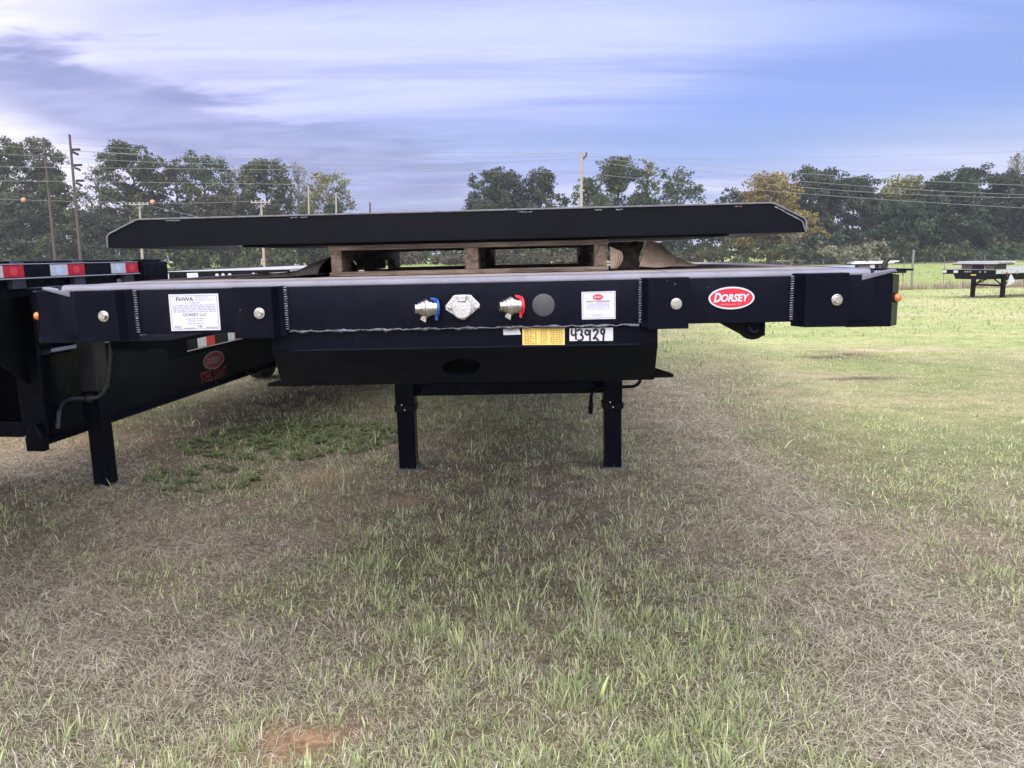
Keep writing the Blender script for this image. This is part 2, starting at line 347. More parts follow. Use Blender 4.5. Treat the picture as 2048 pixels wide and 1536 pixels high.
def patches(x, y):
    x = np.asarray(x, float); y = np.asarray(y, float)
    big = fbm(x * .35 + 3, y * .35, 4); mid = fbm(x * 1.3 + 9, y * 1.3, 4); fin = fbm(x * 5 + 1, y * 5, 3)
    n = .5 * big + .3 * mid + .2 * fin
    wob = .35 * (fbm(x * 2.1, y * 2.1 + 7, 3) - .5)
    th = np.exp(-((row_dist(x, y, ROW_R) + wob) / .48) ** 2) * .95
    th = np.maximum(th, .55 * np.exp(-((row_dist(x, y, ROW_R2) + wob) / .35) ** 2))
    th = np.maximum(th, .95 * np.exp(-((row_dist(x, y, ROW_L) + wob) / .42) ** 2))
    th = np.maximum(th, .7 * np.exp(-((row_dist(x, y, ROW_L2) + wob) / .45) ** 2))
    th = th * (.55 + .9 * mid)
    green = sstep(n, .40, .62) * .8
    lawn = sstep(x - .16 * y, .9, 2.6) * sstep(y, 4.0, 7.5)          # mown yellow-green lawn on the right
    green = np.maximum(green, .9 * blob(x, y, 1020, 860, .42, 1.1))
    green = np.maximum(green, .8 * blob(x, y, 880, 1130, .35, .6))
    green = np.maximum(green, .85 * blob(x, y, 600, 880, .65, .55))
    green = np.maximum(green, .8 * blob(x, y, 1380, 870, .3, .9))
    green = np.maximum(green, .75 * blob(x, y, 1850, 1165, .5, .25))
    green = np.maximum(green, .9 * blob(x, y, 1700, 820, .9, .6))
    green = np.maximum(green, .8 * blob(x, y, 1450, 690, 1.6, 1.3))
    green = np.maximum(green, .7 * blob(x, y, 330, 1160, .3, .25))
    dirt = .9 * blob(x, y, 600, 1490, .20, .13)
    dirt = np.maximum(dirt, .75 * blob(x, y, 815, 1003, .11, .10))
    dirt = np.maximum(dirt, .5 * blob(x, y, 640, 960, .30, .22))
    dirt = np.maximum(dirt, .85 * blob(x, y, 60, 880, .9, .6))
    dirt = dirt * (1 - .6 * blob(x, y, 60, 880, .9, .6))
    mulch_shade = .65 * np.exp(-((row_dist(x, y, [(-4.2, 4.2), (-3.2, 6.2), (-2.7, 9.5)]) / .75) ** 2))  # bare dark soil under the left trailer, with its shade painted in
    mulch_shade = np.maximum(mulch_shade, .95 * blob(x, y, 1655, 697, .42, .30))
    mulch_shade = np.maximum(mulch_shade, .7 * blob(x, y, 1700, 690, .35, .8))
    mulch_shade = np.maximum(mulch_shade, .9 * blob(x, y, 1725, 745, .45, .16))
    streak = 1.3 * blob(x, y, 1810, 679, 1.1, .35)
    streak = np.maximum(streak, .5 * blob(x, y, 1640, 800, .8, .3))
    rag = .55 + .9 * (fin - .2)
    return green, th, lawn, np.clip(dirt * rag * 1.2, 0, 1), np.clip(mulch_shade * rag * 1.3, 0, 1), np.clip(streak * rag, 0, 1), n, fin
def ground_col(x, y):
    g, th, lawn, dirt, mul_shade, stk, n, fin = patches(x, y)
    dist = np.hypot(x, y)
    c = np.empty(np.shape(x) + (3,))
    def C(*v): return np.array(v)
    def mx(c, col, f): return c * (1 - f[..., None]) + col * f[..., None]
    c[:] = C(.20, .175, .14)
    c = mx(c, C(.12, .14, .075), g * .6)
    far = sstep(dist, 9, 17)
    lawnc = mx(np.broadcast_to(C(.38, .415, .225), c.shape).copy(), C(.31, .385, .17), sstep(n, .42, .60))
    lawnc = mx(lawnc, C(.46, .44, .30), sstep(fbm(x * .5 + 40, y * .5, 4), .52, .72) * .7)
    c = mx(c, lawnc, np.maximum(lawn * .55, np.maximum(lawn, .55) * far))
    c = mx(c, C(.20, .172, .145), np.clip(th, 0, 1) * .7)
    c = mx(c, C(.40, .27, .19), dirt); c = mx(c, C(.10, .075, .075), mul_shade); c = mx(c, C(.52, .42, .34), stk * .9)
    bank = sstep(y, 50, 60)
    bc = mx(np.broadcast_to(C(.25, .32, .125), c.shape).copy(), C(.32, .33, .17), sstep(fbm(x * .12, y * .12, 4), .42, .65) * .8)
    c = mx(c, bc, bank)
    return c
def grid_axis(lo, hi, fine_lo, fine_hi, step, grow):
    a = list(np.arange(fine_lo, fine_hi + 1e-6, step)); s = step
    while a[-1] < hi: s *= grow; a.append(min(a[-1] + s, hi))
    s = step; b = []
    c = fine_lo
    while c > lo: s *= grow; c = max(c - s, lo); b.append(c)
    return np.array(b[::-1] + a)
gx = grid_axis(-700, 700, -5, 6, .11, 1.10); gy = grid_axis(-200, 900, 1.5, 14, .11, 1.07)
GX, GY = np.meshgrid(gx, gy); GZ = gz(GX, GY) + bumps(GX, GY)
_th = np.clip(patches(GX, GY)[1], 0, 1); GZ = GZ + _th * .02 * (1 - sstep(np.hypot(GX, GY), 10, 16))
V = np.stack([GX, GY, GZ], -1).reshape(-1, 3); nx_, ny_ = len(gx), len(gy)
i0 = (np.arange(ny_ - 1)[:, None] * nx_ + np.arange(nx_ - 1)[None]).ravel()
Q = np.stack([i0, i0 + 1, i0 + nx_ + 1, i0 + nx_], 1)
gm = bpy.data.materials.new('field_soil_and_turf'); gm.use_nodes = True; t = gm.node_tree; b = t.nodes['Principled BSDF']
a = N(t, 'ShaderNodeAttribute'); a.attribute_name = 'Col'; co = N(t, 'ShaderNodeTexCoord').outputs['Object']
f1 = NOISE(t, co, 38, 8, .7); f2 = NOISE(t, co, 3.1, 6, .65); f3 = NOISE(t, co, .6, 5, .6)
c = MIX(t, 1.0, a.outputs['Color'], MIX(t, SS(t, f1, .3, .7), (.62, .60, .58), (1.45, 1.42, 1.36)), 'MULTIPLY')
c = MIX(t, 1.0, c, MIX(t, SS(t, f2, .3, .7), (.80, .84, .78), (1.22, 1.16, 1.16)), 'MULTIPLY')
c = MIX(t, 1.0, c, MIX(t, SS(t, f3, .3, .7), (.88, .94, .86), (1.14, 1.08, 1.10)), 'MULTIPLY')
t.links.new(c, b.inputs['Base Color']); b.inputs['Roughness'].default_value = .95; b.inputs['Specular IOR Level'].default_value = .1
bn = N(t, 'ShaderNodeBump'); bn.inputs['Strength'].default_value = .8; bn.inputs['Distance'].default_value = .05
t.links.new(f1, bn.inputs['Height']); t.links.new(bn.outputs[0], b.inputs['Normal'])
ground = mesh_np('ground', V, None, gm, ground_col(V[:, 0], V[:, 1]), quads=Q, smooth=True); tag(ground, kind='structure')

# ------------------------------------------------------------------ grass blades
grassm = leaf_mat('grass_blades', .38, .65)
def pick(n, cols, w):
    k = rng.choice(len(cols), n, p=np.array(w) / sum(w)); return np.array(cols)[k]
def blades(name, x, y, z, h, w, lean, az, c, label, cat, curl=1.0):
    """ribbon blades of two quads: base, middle, tip"""
    n = len(x); dx, dy = np.cos(az), np.sin(az); sx, sy = -dy, dx
    tw = rng.uniform(0, math.pi, n); sx = np.cos(tw); sy = np.sin(tw)
    P = np.empty((n, 5, 3))
    def pt(k, f, wid, side):
        L = h * f; th_ = lean * (.55 + .45 * f * curl)
        P[:, k, 0] = x + dx * L * np.sin(th_) + side * sx * w * wid
        P[:, k, 1] = y + dy * L * np.sin(th_) + side * sy * w * wid
        P[:, k, 2] = z + L * np.cos(th_)
    pt(0, 0, .5, -1); pt(1, 0, .5, 1); pt(2, .55, .42, 1); pt(3, .55, .42, -1); pt(4, 1, 0, 0)
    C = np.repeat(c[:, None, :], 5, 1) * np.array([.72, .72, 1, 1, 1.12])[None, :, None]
    o5 = (np.arange(n) * 5)[:, None]
    T = np.concatenate([o5 + np.array([[0, 1, 2]]), o5 + np.array([[0, 2, 3]]), o5 + np.array([[3, 2, 4]])])
    ob = mesh_np(name, P.reshape(-1, 3), T, grassm, C.reshape(-1, 3)); return tag(ob, label, cat, kind='stuff')
def scatter(n, d0, d1, half=.76):
    d = np.exp(rng.uniform(math.log(d0), math.log(d1), n)); a_ = rng.uniform(-half, half, n)
    return d * np.sin(a_), d * np.cos(a_)
nt_ = 50000
x, y = scatter(nt_, 1.75, 34)
g, th, lawn, dirt, mul_shade, stk, nn, fin = patches(x, y)
tuft = fbm(x * 9 + 31, y * 9, 2)
keep = rng.random(nt_) < (1 - .93 * np.clip(dirt * 1.3, 0, 1)) * (1 - .75 * mul_shade) * (1 - .5 * np.clip(stk, 0, 1)) * (.45 + .9 * sstep(tuft, .3, .62))
x, y, g, th, lawn, nn, fin, tuft, dirt = [q[keep] for q in (x, y, g, th, lawn, nn, fin, tuft, dirt)]
nt_ = len(x); pg = np.clip(.34 + .42 * g + .45 * (fin - .5) - .30 * np.clip(th, 0, 1) + .15 * lawn, .05, .93)
tg = rng.random(nt_) < pg; tsize = rng.gamma(4, .25, nt_); tcol = rng.uniform(.82, 1.2, nt_)
kb = rng.integers(6, 15, nt_); ti = np.repeat(np.arange(nt_), kb); n = len(ti)
x0_, y0_ = x[ti], y[ti]; d = np.hypot(x0_, y0_); spread = .010 + .006 * d
az = rng.uniform(0, 2 * math.pi, n); rr_ = np.abs(rng.normal(0, 1, n)) * spread
x = x0_ + np.cos(az) * rr_; y = y0_ + np.sin(az) * rr_
isg = np.where(rng.random(n) < .80, tg[ti], rng.random(n) < .45); th, lawn, tuft = th[ti], lawn[ti], tuft[ti]
cg = pick(n, [(.215, .255, .13), (.27, .31, .165), (.32, .36, .19), (.14, .185, .09), (.38, .395, .235)], [3, 3, 2, 1.6, 1.3])
cd = pick(n, [(.47, .43, .35), (.38, .345, .295), (.58, .53, .44), (.24, .21, .18), (.42, .355, .30), (.42, .405, .30)], [3, 3, 2, 1.6, 1.5, 2])
cl = pick(n, [(.38, .42, .22), (.33, .395, .18), (.46, .46, .29), (.50, .47, .33)], [3, 3.4, 2, 1.2])
c = np.where(isg[:, None], cg, cd); il = rng.random(n) < lawn * .97; c = np.where(il[:, None], cl, c)
c = c * (tcol[ti] * rng.uniform(1.0, 1.5, n) * (1.42 - .40 * sstep(d, 4.5, 10)))[:, None]; c = np.minimum(c, .85)  # blades near the camera lightened to offset the shade among them
hh = rng.gamma(5, .2, n) * (.025 + .020 * sstep(tuft, .45, .75) + .010 * isg) * (.55 + .45 * tsize[ti]) * (1 - .5 * lawn) * (1 - .25 * np.clip(th, 0, 1)) * (1 + .012 * d)
ww = rng.gamma(4, .25, n) * .0027 * np.where(isg, 1.3, .85) * np.maximum(1, d / 4.5) ** .8
lean = np.clip(np.abs(rng.normal(.25, .30, n)) + .45 * rr_ / spread * rng.random(n), 0, 1.35); flop = rng.random(n) < np.where(isg, .14, .45); lean = np.where(flop, rng.uniform(.95, 1.5, n), lean)
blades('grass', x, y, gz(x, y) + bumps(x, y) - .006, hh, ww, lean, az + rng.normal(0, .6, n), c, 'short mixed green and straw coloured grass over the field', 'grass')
# raked clippings lying in rows and scattered thatch
n = 330000
x, y = scatter(n, 1.75, 17)
g, th, lawn, dirt, mul_shade, stk, nn, fin = patches(x, y)
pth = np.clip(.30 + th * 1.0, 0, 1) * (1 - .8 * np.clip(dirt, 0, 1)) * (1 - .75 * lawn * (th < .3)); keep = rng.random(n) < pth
x, y, th = x[keep], y[keep], np.clip(th[keep], 0, 1); n = len(x); d = np.hypot(x, y)
c = pick(n, [(.38, .345, .29), (.30, .27, .23), (.48, .44, .375), (.19, .165, .145), (.34, .335, .26), (.29, .31, .215)], [3, 3, 2, 2.4, 1.6, 1])
c = np.minimum(c * rng.uniform(1.25, 2.3, n)[:, None], .85)
lump = fbm(x * 4.2 + 5, y * 4.2, 3)
zz_ = gz(x, y) + bumps(x, y) + th * (.02 + .17 * np.maximum(lump - .33, 0)) * rng.random(n) + .006 * rng.random(n)
blades('hay_clippings', x, y, zz_, rng.uniform(.04, .12, n) * (.6 + .6 * th), rng.uniform(.0015, .0030, n) * np.maximum(1, d / 4.5) ** .8, rng.uniform(1.15, 1.62, n),
       rng.uniform(0, 2 * math.pi, n) * .6 + 2.2 * fbm(x * 1.7, y * 1.7, 2) * 2, c, 'grey tan mown clippings raked into loose rows on the grass', 'clippings', curl=1.6)
# broad leaved weeds
def weeds(name, cx, cy, nplants, rx, ry, label):
    P = []; C = []; T = []
    for k in range(nplants):
        a_ = rng.uniform(0, 6.28); q = math.sqrt(rng.random()); px_, py_ = cx + rx * q * math.cos(a_), cy + ry * q * math.sin(a_)
        z0 = float(gz(px_, py_) + bumps(px_, py_)); m_ = rng.integers(4, 8); s_ = rng.uniform(.025, .055)
        for j in range(m_):
            b_ = 6.28 * j / m_ + rng.uniform(-.4, .4); L = s_ * rng.uniform(.7, 1.3); e = rng.uniform(.1, .8); wv = L * rng.uniform(.22, .36)
            ca, sa = math.cos(b_), math.sin(b_); o = len(P)
            col = np.array([(.10, .155, .06), (.14, .195, .075), (.18, .235, .10)][rng.integers(3)]) * rng.uniform(.8, 1.2)
            for (f, wd_, rise) in ((.1, .1, .02), (.55, 1, .6), (1, .05, .55)):
                for sgn in (-1, 1):
                    P.append((px_ + ca * L * f - sa * wv * wd_ * sgn, py_ + sa * L * f + ca * wv * wd_ * sgn, z0 + .012 + L * rise * e)); C.append(col)
            T += [(o, o + 1, o + 3, o + 2), (o + 2, o + 3, o + 5, o + 4)]
    ob = mesh_np(name, np.array(P), None, grassm, np.array(C), quads=np.array(T)); return tag(ob, label, 'weeds', kind='stuff')
c0 = gnd(590, 880); weeds('clover_patch', c0[0], c0[1], 520, 1.0, .75, 'green broad leaved weeds spreading left of the near landing leg')
c0 = gnd(420, 965); weeds('dandelion_patch', c0[0], c0[1], 60, .5, .35, 'few leafy weeds beside the far trailer leg')

# ------------------------------------------------------------------ the near flatbed trailer
class Frame:
    """ground frame of a parked trailer: x across, y towards its rear"""
    def __init__(s, x0, y0, yaw):
        a_ = R(yaw); s.T = np.array([x0, y0, 0.0]); s.ax = np.array([math.cos(a_), -math.sin(a_), 0]); s.ay = np.array([math.sin(a_), math.cos(a_), 0]); s.rz = -a_
    def front(s, px, py, yl=0.0):          # point of a picture ray on the plane y = yl -> (x, z)
        d_ = ray(px, py); t_ = ((s.T - CAM) @ s.ay + yl) / (d_ @ s.ay); p = CAM + d_ * t_ - s.T; return float(p @ s.ax), float(p[2])
    def side(s, px, py, xl):               # on the plane x = xl -> (y, z)
        d_ = ray(px, py); t_ = ((s.T - CAM) @ s.ax + xl) / (d_ @ s.ax); p = CAM + d_ * t_ - s.T; return float(p @ s.ay), float(p[2])
    def world(s, x, y, z): return s.T + s.ax * x + s.ay * y + np.array([0, 0, z])
F1 = Frame(-.134, 2.31, 2.0)
TR = thing('flatbed_trailer', 'black flatbed trailer seen head on, pallet and long steel beam on its deck', 'trailer', tuple(F1.T), F1.rz, 'black trailers parked side by side')
ZT, ZB = 1.522, 1.387                       # front face of the nose beam
def deck_drop(y): return 0.0 if y < 1.2 else .0033 * (min(y, 5.0) - 1.2) ** 2 + (.022 * (y - 5.0) if y > 5 else 0)
prof = [(.0, ZB), (.0, ZT)] + [(.018 - .018 * math.cos(a_), ZT + .017 * math.sin(a_)) for a_ in np.linspace(.3, math.pi / 2, 6)] + [(.055, ZT + .017), (.055, ZT + .008), (.012, ZT - .004), (.012, ZB + .01), (.07, ZB + .01), (.07, ZB)]
nb = MB().prism(prof, -1.235, 1.20, 'x').build('nose_beam', black, TR, smooth=True)
rim = [(.0002 - .0005, ZT - .001)] + [(.018 - .0188 * math.cos(a_), ZT + .0178 * math.sin(a_)) for a_ in np.linspace(.02, math.pi / 2, 8)] + [(.052, ZT + .0178), (.052, ZT + .0135), (.02, ZT + .0135), (.004, ZT - .001)]
MB().prism(rim, -1.225, 1.19, 'x').build('rounded_deck_edge', mat('sky_sheen_edge_paint', (.17, .175, .24), .30, noise=.3, nscale=7, bump=.05), TR, smooth=True)  # pale colour carries the sky's reflection along the curved edge

# end plates with a chamfered outer corner
def end_plate(sg, xo, xi, ztop, zbot):
    m = MB(); ch = .035
    pl = [(xi, .012), (xo - sg * ch, .012), (xo, .012 + ch * 1.1), (xo, .13), (xo - sg * .006, .13), (xo - sg * .006, .012 + ch * 1.25), (xo - sg * (ch + .003), .019), (xi, .019)]
    if sg < 0: pl = pl[::-1]
    m.prism(pl, zbot, ztop, 'z')
    return m.build('end_plate', black, TR, bevel=.0015)
XL, XR = F1.front(69, 632, .045)[0], F1.front(1798, 595, .045)[0]
zl0, zl1 = F1.front(110, 686, .02)[1], F1.front(110, 590, .02)[1]
zr0, zr1 = F1.front(1750, 653, .02)[1], F1.front(1750, 556, .02)[1]
end_plate(-1, XL, -1.17, zl1 + .012, zl0); end_plate(1, XR, 1.13, zr1 + .008, zr0)
# sloping cut lips of the deck edge above the end plates and the thin top plates
for sg, xa, xb, zt_ in ((-1, -1.20, -1.283, zl1), (1, 1.165, 1.262, zr1)):
    MB().prism([(xa, ZT - .018), (xb, ZT + .006), (xb, ZT + .014), (xa, ZT - .002)], -.002, .03).build('cut_lip', MATS['sky_sheen_edge_paint'], TR, bevel=.002)
    MB().box(min(xb, xb + sg * .06), max(xb, xb + sg * .06), .02, .16, ZT + .007, ZT + .0125).build('corner_plate', black2, TR)

# hat shaped mounting brackets with their bolts
hexb = [(math.cos(k * math.pi / 3 + .3), math.sin(k * math.pi / 3 + .3)) for k in range(6)]
def bracket(px_flat0, px_flat1, px_weld, ytop, ybot, bolt_px):
    dep = -.052
    xa, z1 = F1.front(px_flat0, ytop, dep); xb, _ = F1.front(px_flat1, ytop, dep)
    _, z0 = F1.front((px_flat0 + px_flat1) / 2, ybot, dep); xw, _ = F1.front(px_weld, ytop, -.003)
    if xw > xb:  pl = [(xa, .0), (xa, dep), (xb, dep), (xb + .012, -.022), (xw, -.004), (xw, .0)]
    else:        pl = [(xb, .0), (xb, dep), (xa, dep), (xa - .012, -.022), (xw, -.004), (xw, .0)]
    o = MB().prism(pl, z0, z1, 'z').build('mounting_bracket', black, TR, bevel=.002)
    bx, bz = F1.front(*bolt_px, dep - .005)
    bo = MB().lathe([(.0165, 0), (.0165, .002), (.0155, .003), (.0115, .0032)], (bx, dep - .001, bz), (0, -1, 0), 28)
    bo.prism([(bx + .0105 * c_, bz + .0105 * s_) for c_, s_ in hexb], dep - .0125, dep - .003)
    w = bo.build('bolt', steel, o, smooth=True)
    k = MB()
    for j in range(6):
        a_ = j * math.pi / 3 + .2; k.prism([(bx + .0022 * math.cos(a_) - .0007 * math.sin(a_), bz + .0022 * math.sin(a_) + .0007 * math.cos(a_)), (bx + .0075 * math.cos(a_) - .0007 * math.sin(a_), bz + .0075 * math.sin(a_) + .0007 * math.cos(a_)),
            (bx + .0075 * math.cos(a_) + .0007 * math.sin(a_), bz + .0075 * math.sin(a_) - .0007 * math.cos(a_)), (bx + .0022 * math.cos(a_) + .0007 * math.sin(a_), bz + .0022 * math.sin(a_) - .0007 * math.cos(a_))], dep - .0135, dep - .0124)
    k.build('bolt_head_marking', yzinc, o)
    # stack-of-dimes weld along the inner edge
    wb = MB(); zz0, zz1 = max(z0, ZB + .002), ZT - .002; nb_ = 19
    for j in range(nb_):
        f = (j + .5) / nb_; zc = zz0 + (zz1 - zz0) * f; pts = []
        for q in range(7):
            a_ = -1.25 + 2.5 * q / 6; pts.append((xw + .0058 * math.sin(a_) * 1.15 + rnd.uniform(-.0004, .0004), -.0052 - .0035 * math.cos(a_), zc + .0034 * math.cos(a_) + rnd.uniform(-.0003, .0003)))
        wb.tube(pts, [.0007, .0016, .0020, .0022, .0020, .0016, .0007], 6)
    wb.build('weld_bead', weldm, TR, smooth=True)
    return o
bracket(147, 229, 270, 582, 684, (206, 633))
bracket(462, 541, 570, 575, 677, (518, 627))
bracket(1297, 1379, 1281, 556, 658, (1353, 608))
bracket(1613, 1700, 1585, 547, 654, (1675, 600))

# apron with the round hand hole
AY0 = .012
zf = F1.front(936, 693, AY0)[1]; AZ1, AYB = 1.190, .21
x_tl = F1.front(537, 690, AY0)[0]; x_tr = F1.front(1322, 676, AY0)[0]
xs_top, xs_bot = (x_tl + .01, x_tr - .01), (F1.front(566, 768, AYB)[0], F1.front(1308, 757, AYB)[0])
box('apron_upper_plate', black, TR, xs_top[0], xs_top[1], AY0, AY0 + .012, zf, ZB - .0005, 0)
bm = bmesh.new()
def sl_pt(u, v):   # v 0 at the fold, 1 at the bottom
    xl = xs_top[0] + (xs_bot[0] - xs_top[0]) * v; xr = xs_top[1] + (xs_bot[1] - xs_top[1]) * v
    return Vector((xl + (xr - xl) * u, AY0 + (AYB - AY0) * v, zf + (AZ1 - zf) * v))
outer = [bm.verts.new(sl_pt(*q)) for q in ((0, 0), (1, 0), (1, 1), (0, 1))]
hx, hz = F1.front(936, 735, .11); nrm = (sl_pt(0, 1) - sl_pt(0, 0)).normalized(); hc = Vector((hx, AY0, zf)) + nrm * ((sl_pt(.5, 1) - sl_pt(.5, 0)).length * .53)
HR = .062
inner = [bm.verts.new(hc + HR * math.cos(k * math.pi / 20) * Vector((1, 0, 0)) + HR * math.sin(k * math.pi / 20) * nrm) for k in range(40)]
eds = [bm.edges.new((l[i], l[(i + 1) % len(l)])) for l in (outer, inner) for i in range(len(l))]
bmesh.ops.triangle_fill(bm, use_beauty=True, edges=eds)
me = bpy.data.meshes.new('apron_lower_plate'); bm.to_mesh(me); bm.free(); me.materials.append(paint('apron_paint', (.003, .004, .011), .30, .06, .10))
o = bpy.data.objects.new('apron_lower_plate', me); COL.objects.link(o); o.parent = TR
sm_ = o.modifiers.new('solid', 'SOLIDIFY'); sm_.thickness = .010; sm_.offset = 0
# behind the hole: a curved gusset and a brace
MB().tube([(hx - .10, .25, 1.25), (hx - .02, .235, 1.272), (hx + .06, .25, 1.285)], .012, 10).build('air_hose', rubber, TR, smooth=True)
MB().prism([(hx - .055, 1.205), (hx + .01, 1.33), (hx + .13, 1.33), (hx + .13, 1.205)], .27, .28).build('gusset', black, TR, bevel=.003)
# apron side cheeks and coupler plate
for sg in (0, 1):
    xx = (xs_top[sg] + (-.002 if sg else .002)); xb_ = xs_bot[sg]
    m = MB(); t_ = .008 if sg == 0 else -.008
    m.add([(xx, AY0 + .012, ZB), (xx, AY0 + .012, zf), (xb_, AYB, AZ1), (xb_, 1.3, AZ1), (xx, 1.3, ZB), (xx + t_, AY0 + .012, ZB), (xx + t_, AY0 + .012, zf), (xb_ + t_, AYB, AZ1), (xb_ + t_, 1.3, AZ1), (xx + t_, 1.3, ZB)],
          [(0, 1, 2, 3, 4), (9, 8, 7, 6, 5), (0, 5, 6, 1), (1, 6, 7, 2), (2, 7, 8, 3), (3, 8, 9, 4), (4, 9, 5, 0)])
    m.build('apron_cheek', black, TR)
box('coupler_plate', black2, TR, xs_bot[0] + .01, xs_bot[1] - .01, AYB + .004, 1.3, AZ1 - .006, AZ1 + .006)
for sg, pa in ((1, ((1309, 726), (1347, 746))), (-1, ((568, 752), (534, 765)))):
    yf = .43; zt_ = F1.front(pa[1][0], pa[1][1] + 2, yf)[1]; xo = F1.front(pa[1][0], pa[1][1], yf)[0]; xi = xs_bot[1] - .03 if sg > 0 else xs_bot[0] + .03
    MB().prism([(xi, yf - .01), (xo, yf), (xo, yf + .02), (xi + sg * .02, yf + .42), (xi, yf + .42)], zt_ - .012, zt_, 'z').build('coupler_wing', black2, TR, bevel=.002)
# ragged weld between nose beam and apron
wb = MB(); p0 = F1.front(578, 662, 0); p1 = F1.front(1278, 650, 0); pts = []; rr = []
for j in range(141):
    f = j / 140; pts.append((p0[0] + (p1[0] - p0[0]) * f, -.001 + rnd.uniform(-.001, .001), ZB - .0005 + .0012 * math.sin(j * .9) + rnd.uniform(-.0012, .0012))); rr.append(.0036 + .0016 * math.sin(j * .37) + rnd.uniform(-.0009, .0012))
wb.tube(pts, rr, 8); wb.build('weld_bead', mat('painted_weld', (.11, .115, .155), .22, metal=.4, noise=.7, nscale=45, bump=.5, bscale=120), TR, smooth=True)

# gladhands
def gladhand(px, py, flap, mir, label):
    x_, z_ = F1.front(px, py, -.02)
    g_ = MB()
    d_ = Vector((-1, -.35, .02)).normalized()        # stubby coupling points left
    c_ = Vector((x_ + .012, -.030, z_))
    g_.lathe([(.021, -.030), (.021, -.016), (.023, -.014), (.023, -.004), (.0285, -.002), (.0285, .006), (.026, .008), (.023, .011), (.023, .018), (.0185, .020), (.0185, .026), (.0145, .027), (.0145, .036), (.012, .0365)], c_, d_, 24)
    g_.box(x_ - .004, x_ + .02, -.05, -.001, z_ - .014, z_ + .012)
    g_.prism([(x_ - .006, z_ - .030), (x_ + .010, z_ - .040), (x_ + .013, z_ - .022), (x_, z_ - .020)], -.046, -.034)
    o_ = g_.build('gladhand', steel, TR, smooth=True); o_['label'] = label
    f_ = MB(); q = c_ - d_ * .031
    f_.lathe([(.027, -.004), (.029, -.002), (.029, .003), (.024, .004)], q, d_, 22)
    f_.prism([(x_ + .036, z_ - .034), (x_ + .044, z_ - .036), (x_ + .047, z_ + .014), (x_ + .040, z_ + .030), (x_ + .024, z_ + .032), (x_ + .025, z_ + .026), (x_ + .037, z_ + .020)], -.034, -.010)
    f_.build('dust_flap', flap, o_, smooth=False, bevel=.002)
    return o_
gladhand(846, 617, blue_p, 1, 'zinc air coupling with blue flap'); gladhand(1014, 612, red_p, 1, 'zinc air coupling with red flap')
# seven way receptacle
x_, z_ = F1.front(925, 616, -.01); S = F1.front(960, 616, -.01)[0] - x_
out = [(-1, .12), (-.98, -.1), (-.2, -.60), (-.12, -.68), (.1, -.68), (.2, -.60), (.98, .0), (1.0, .15), (.95, .25), (.52, .70), (.45, .74), (-.42, .74), (-.5, .70)]
rec = MB().prism([(x_ + S * a_, z_ + S * b_) for a_, b_ in out], -.008, -.0005).build('plug_receptacle', alum, TR, bevel=.002)
MB().lathe([(.56 * S, 0), (.56 * S, .016), (.50 * S, .018), (.47 * S, .018), (.46 * S, .0165), (.1 * S, .0168)], (x_ - .02 * S, -.006, z_ - .05 * S), (0, -1, 0), 32).build('cover_flap', alum, rec, smooth=True)
box('hinge', alum, rec, x_ - .28 * S, x_ + .26 * S, -.024, -.006, z_ + .40 * S, z_ + .76 * S)
box('hinge_slot', greyp, rec, x_ - .27 * S, x_ + .25 * S, -.0246, -.020, z_ + .36 * S, z_ + .42 * S, 0)
for a_, b_ in ((-.72, 0), (.74, -.04)): MB().lathe([(.0065, 0), (.0065, .002), (.005, .004), (.0035, .0042)], (x_ + S * a_, -.008, z_ + S * b_), (0, -1, 0), 14).build('screw', steel, rec, smooth=True)
for a_ in (-1, 1):
    for u, v in ((.50, .40), (.62, .22)):
        MB().prism([(x_ + a_ * S * (u - .09), z_ + S * (v - .05)), (x_ + a_ * S * (u + .07), z_ + S * (v - .02)), (x_ + a_ * S * (u + .02), z_ + S * (v + .12)), (x_ + a_ * S * (u - .12), z_ + S * (v + .10))], -.0105, -.0079).build('rib', alum, rec)
x_, z_ = F1.front(1087, 610, 0); MB().lathe([(.0335, 0), (.0335, .001), (.032, .0016), (.0005, .0017)], (x_, 0, z_), (0, -1, 0), 40).build('round_cap', greycap, TR, smooth=True)

# ---------------------------------------------------------------- decals
def quad_decal(name, m, corners, y, lab=None, parent=TR):
    """corners px: tl, tr, br, bl"""
    c_ = [F1.front(*q, y) for q in corners]
    o_ = MB().add([(p[0], y, p[1]) for p in c_], [(0, 1, 2, 3)]).build(name, m, parent)
    if lab: o_['label'] = lab
    x0 = (c_[0][0] + c_[3][0]) / 2; x1 = (c_[1][0] + c_[2][0]) / 2; z0 = (c_[2][1] + c_[3][1]) / 2; z1 = (c_[0][1] + c_[1][1]) / 2
    return o_, (x0, x1, z0, z1)
def frame_lines(name, m, parent, bx, ins, th, y):
    x0, x1, z0, z1 = bx; x0 += ins; x1 -= ins; z0 += ins; z1 -= ins; k = MB()
    for a_, b_, c_, d_ in ((x0, x1, z1 - th, z1), (x0, x1, z0, z0 + th), (x0, x0 + th, z0 + th, z1 - th), (x1 - th, x1, z0 + th, z1 - th)):
        k.add([(a_, y, c_), (b_, y, c_), (b_, y, d_), (a_, y, d_)], [(0, 1, 2, 3)])
    return k.build(name, m, parent)
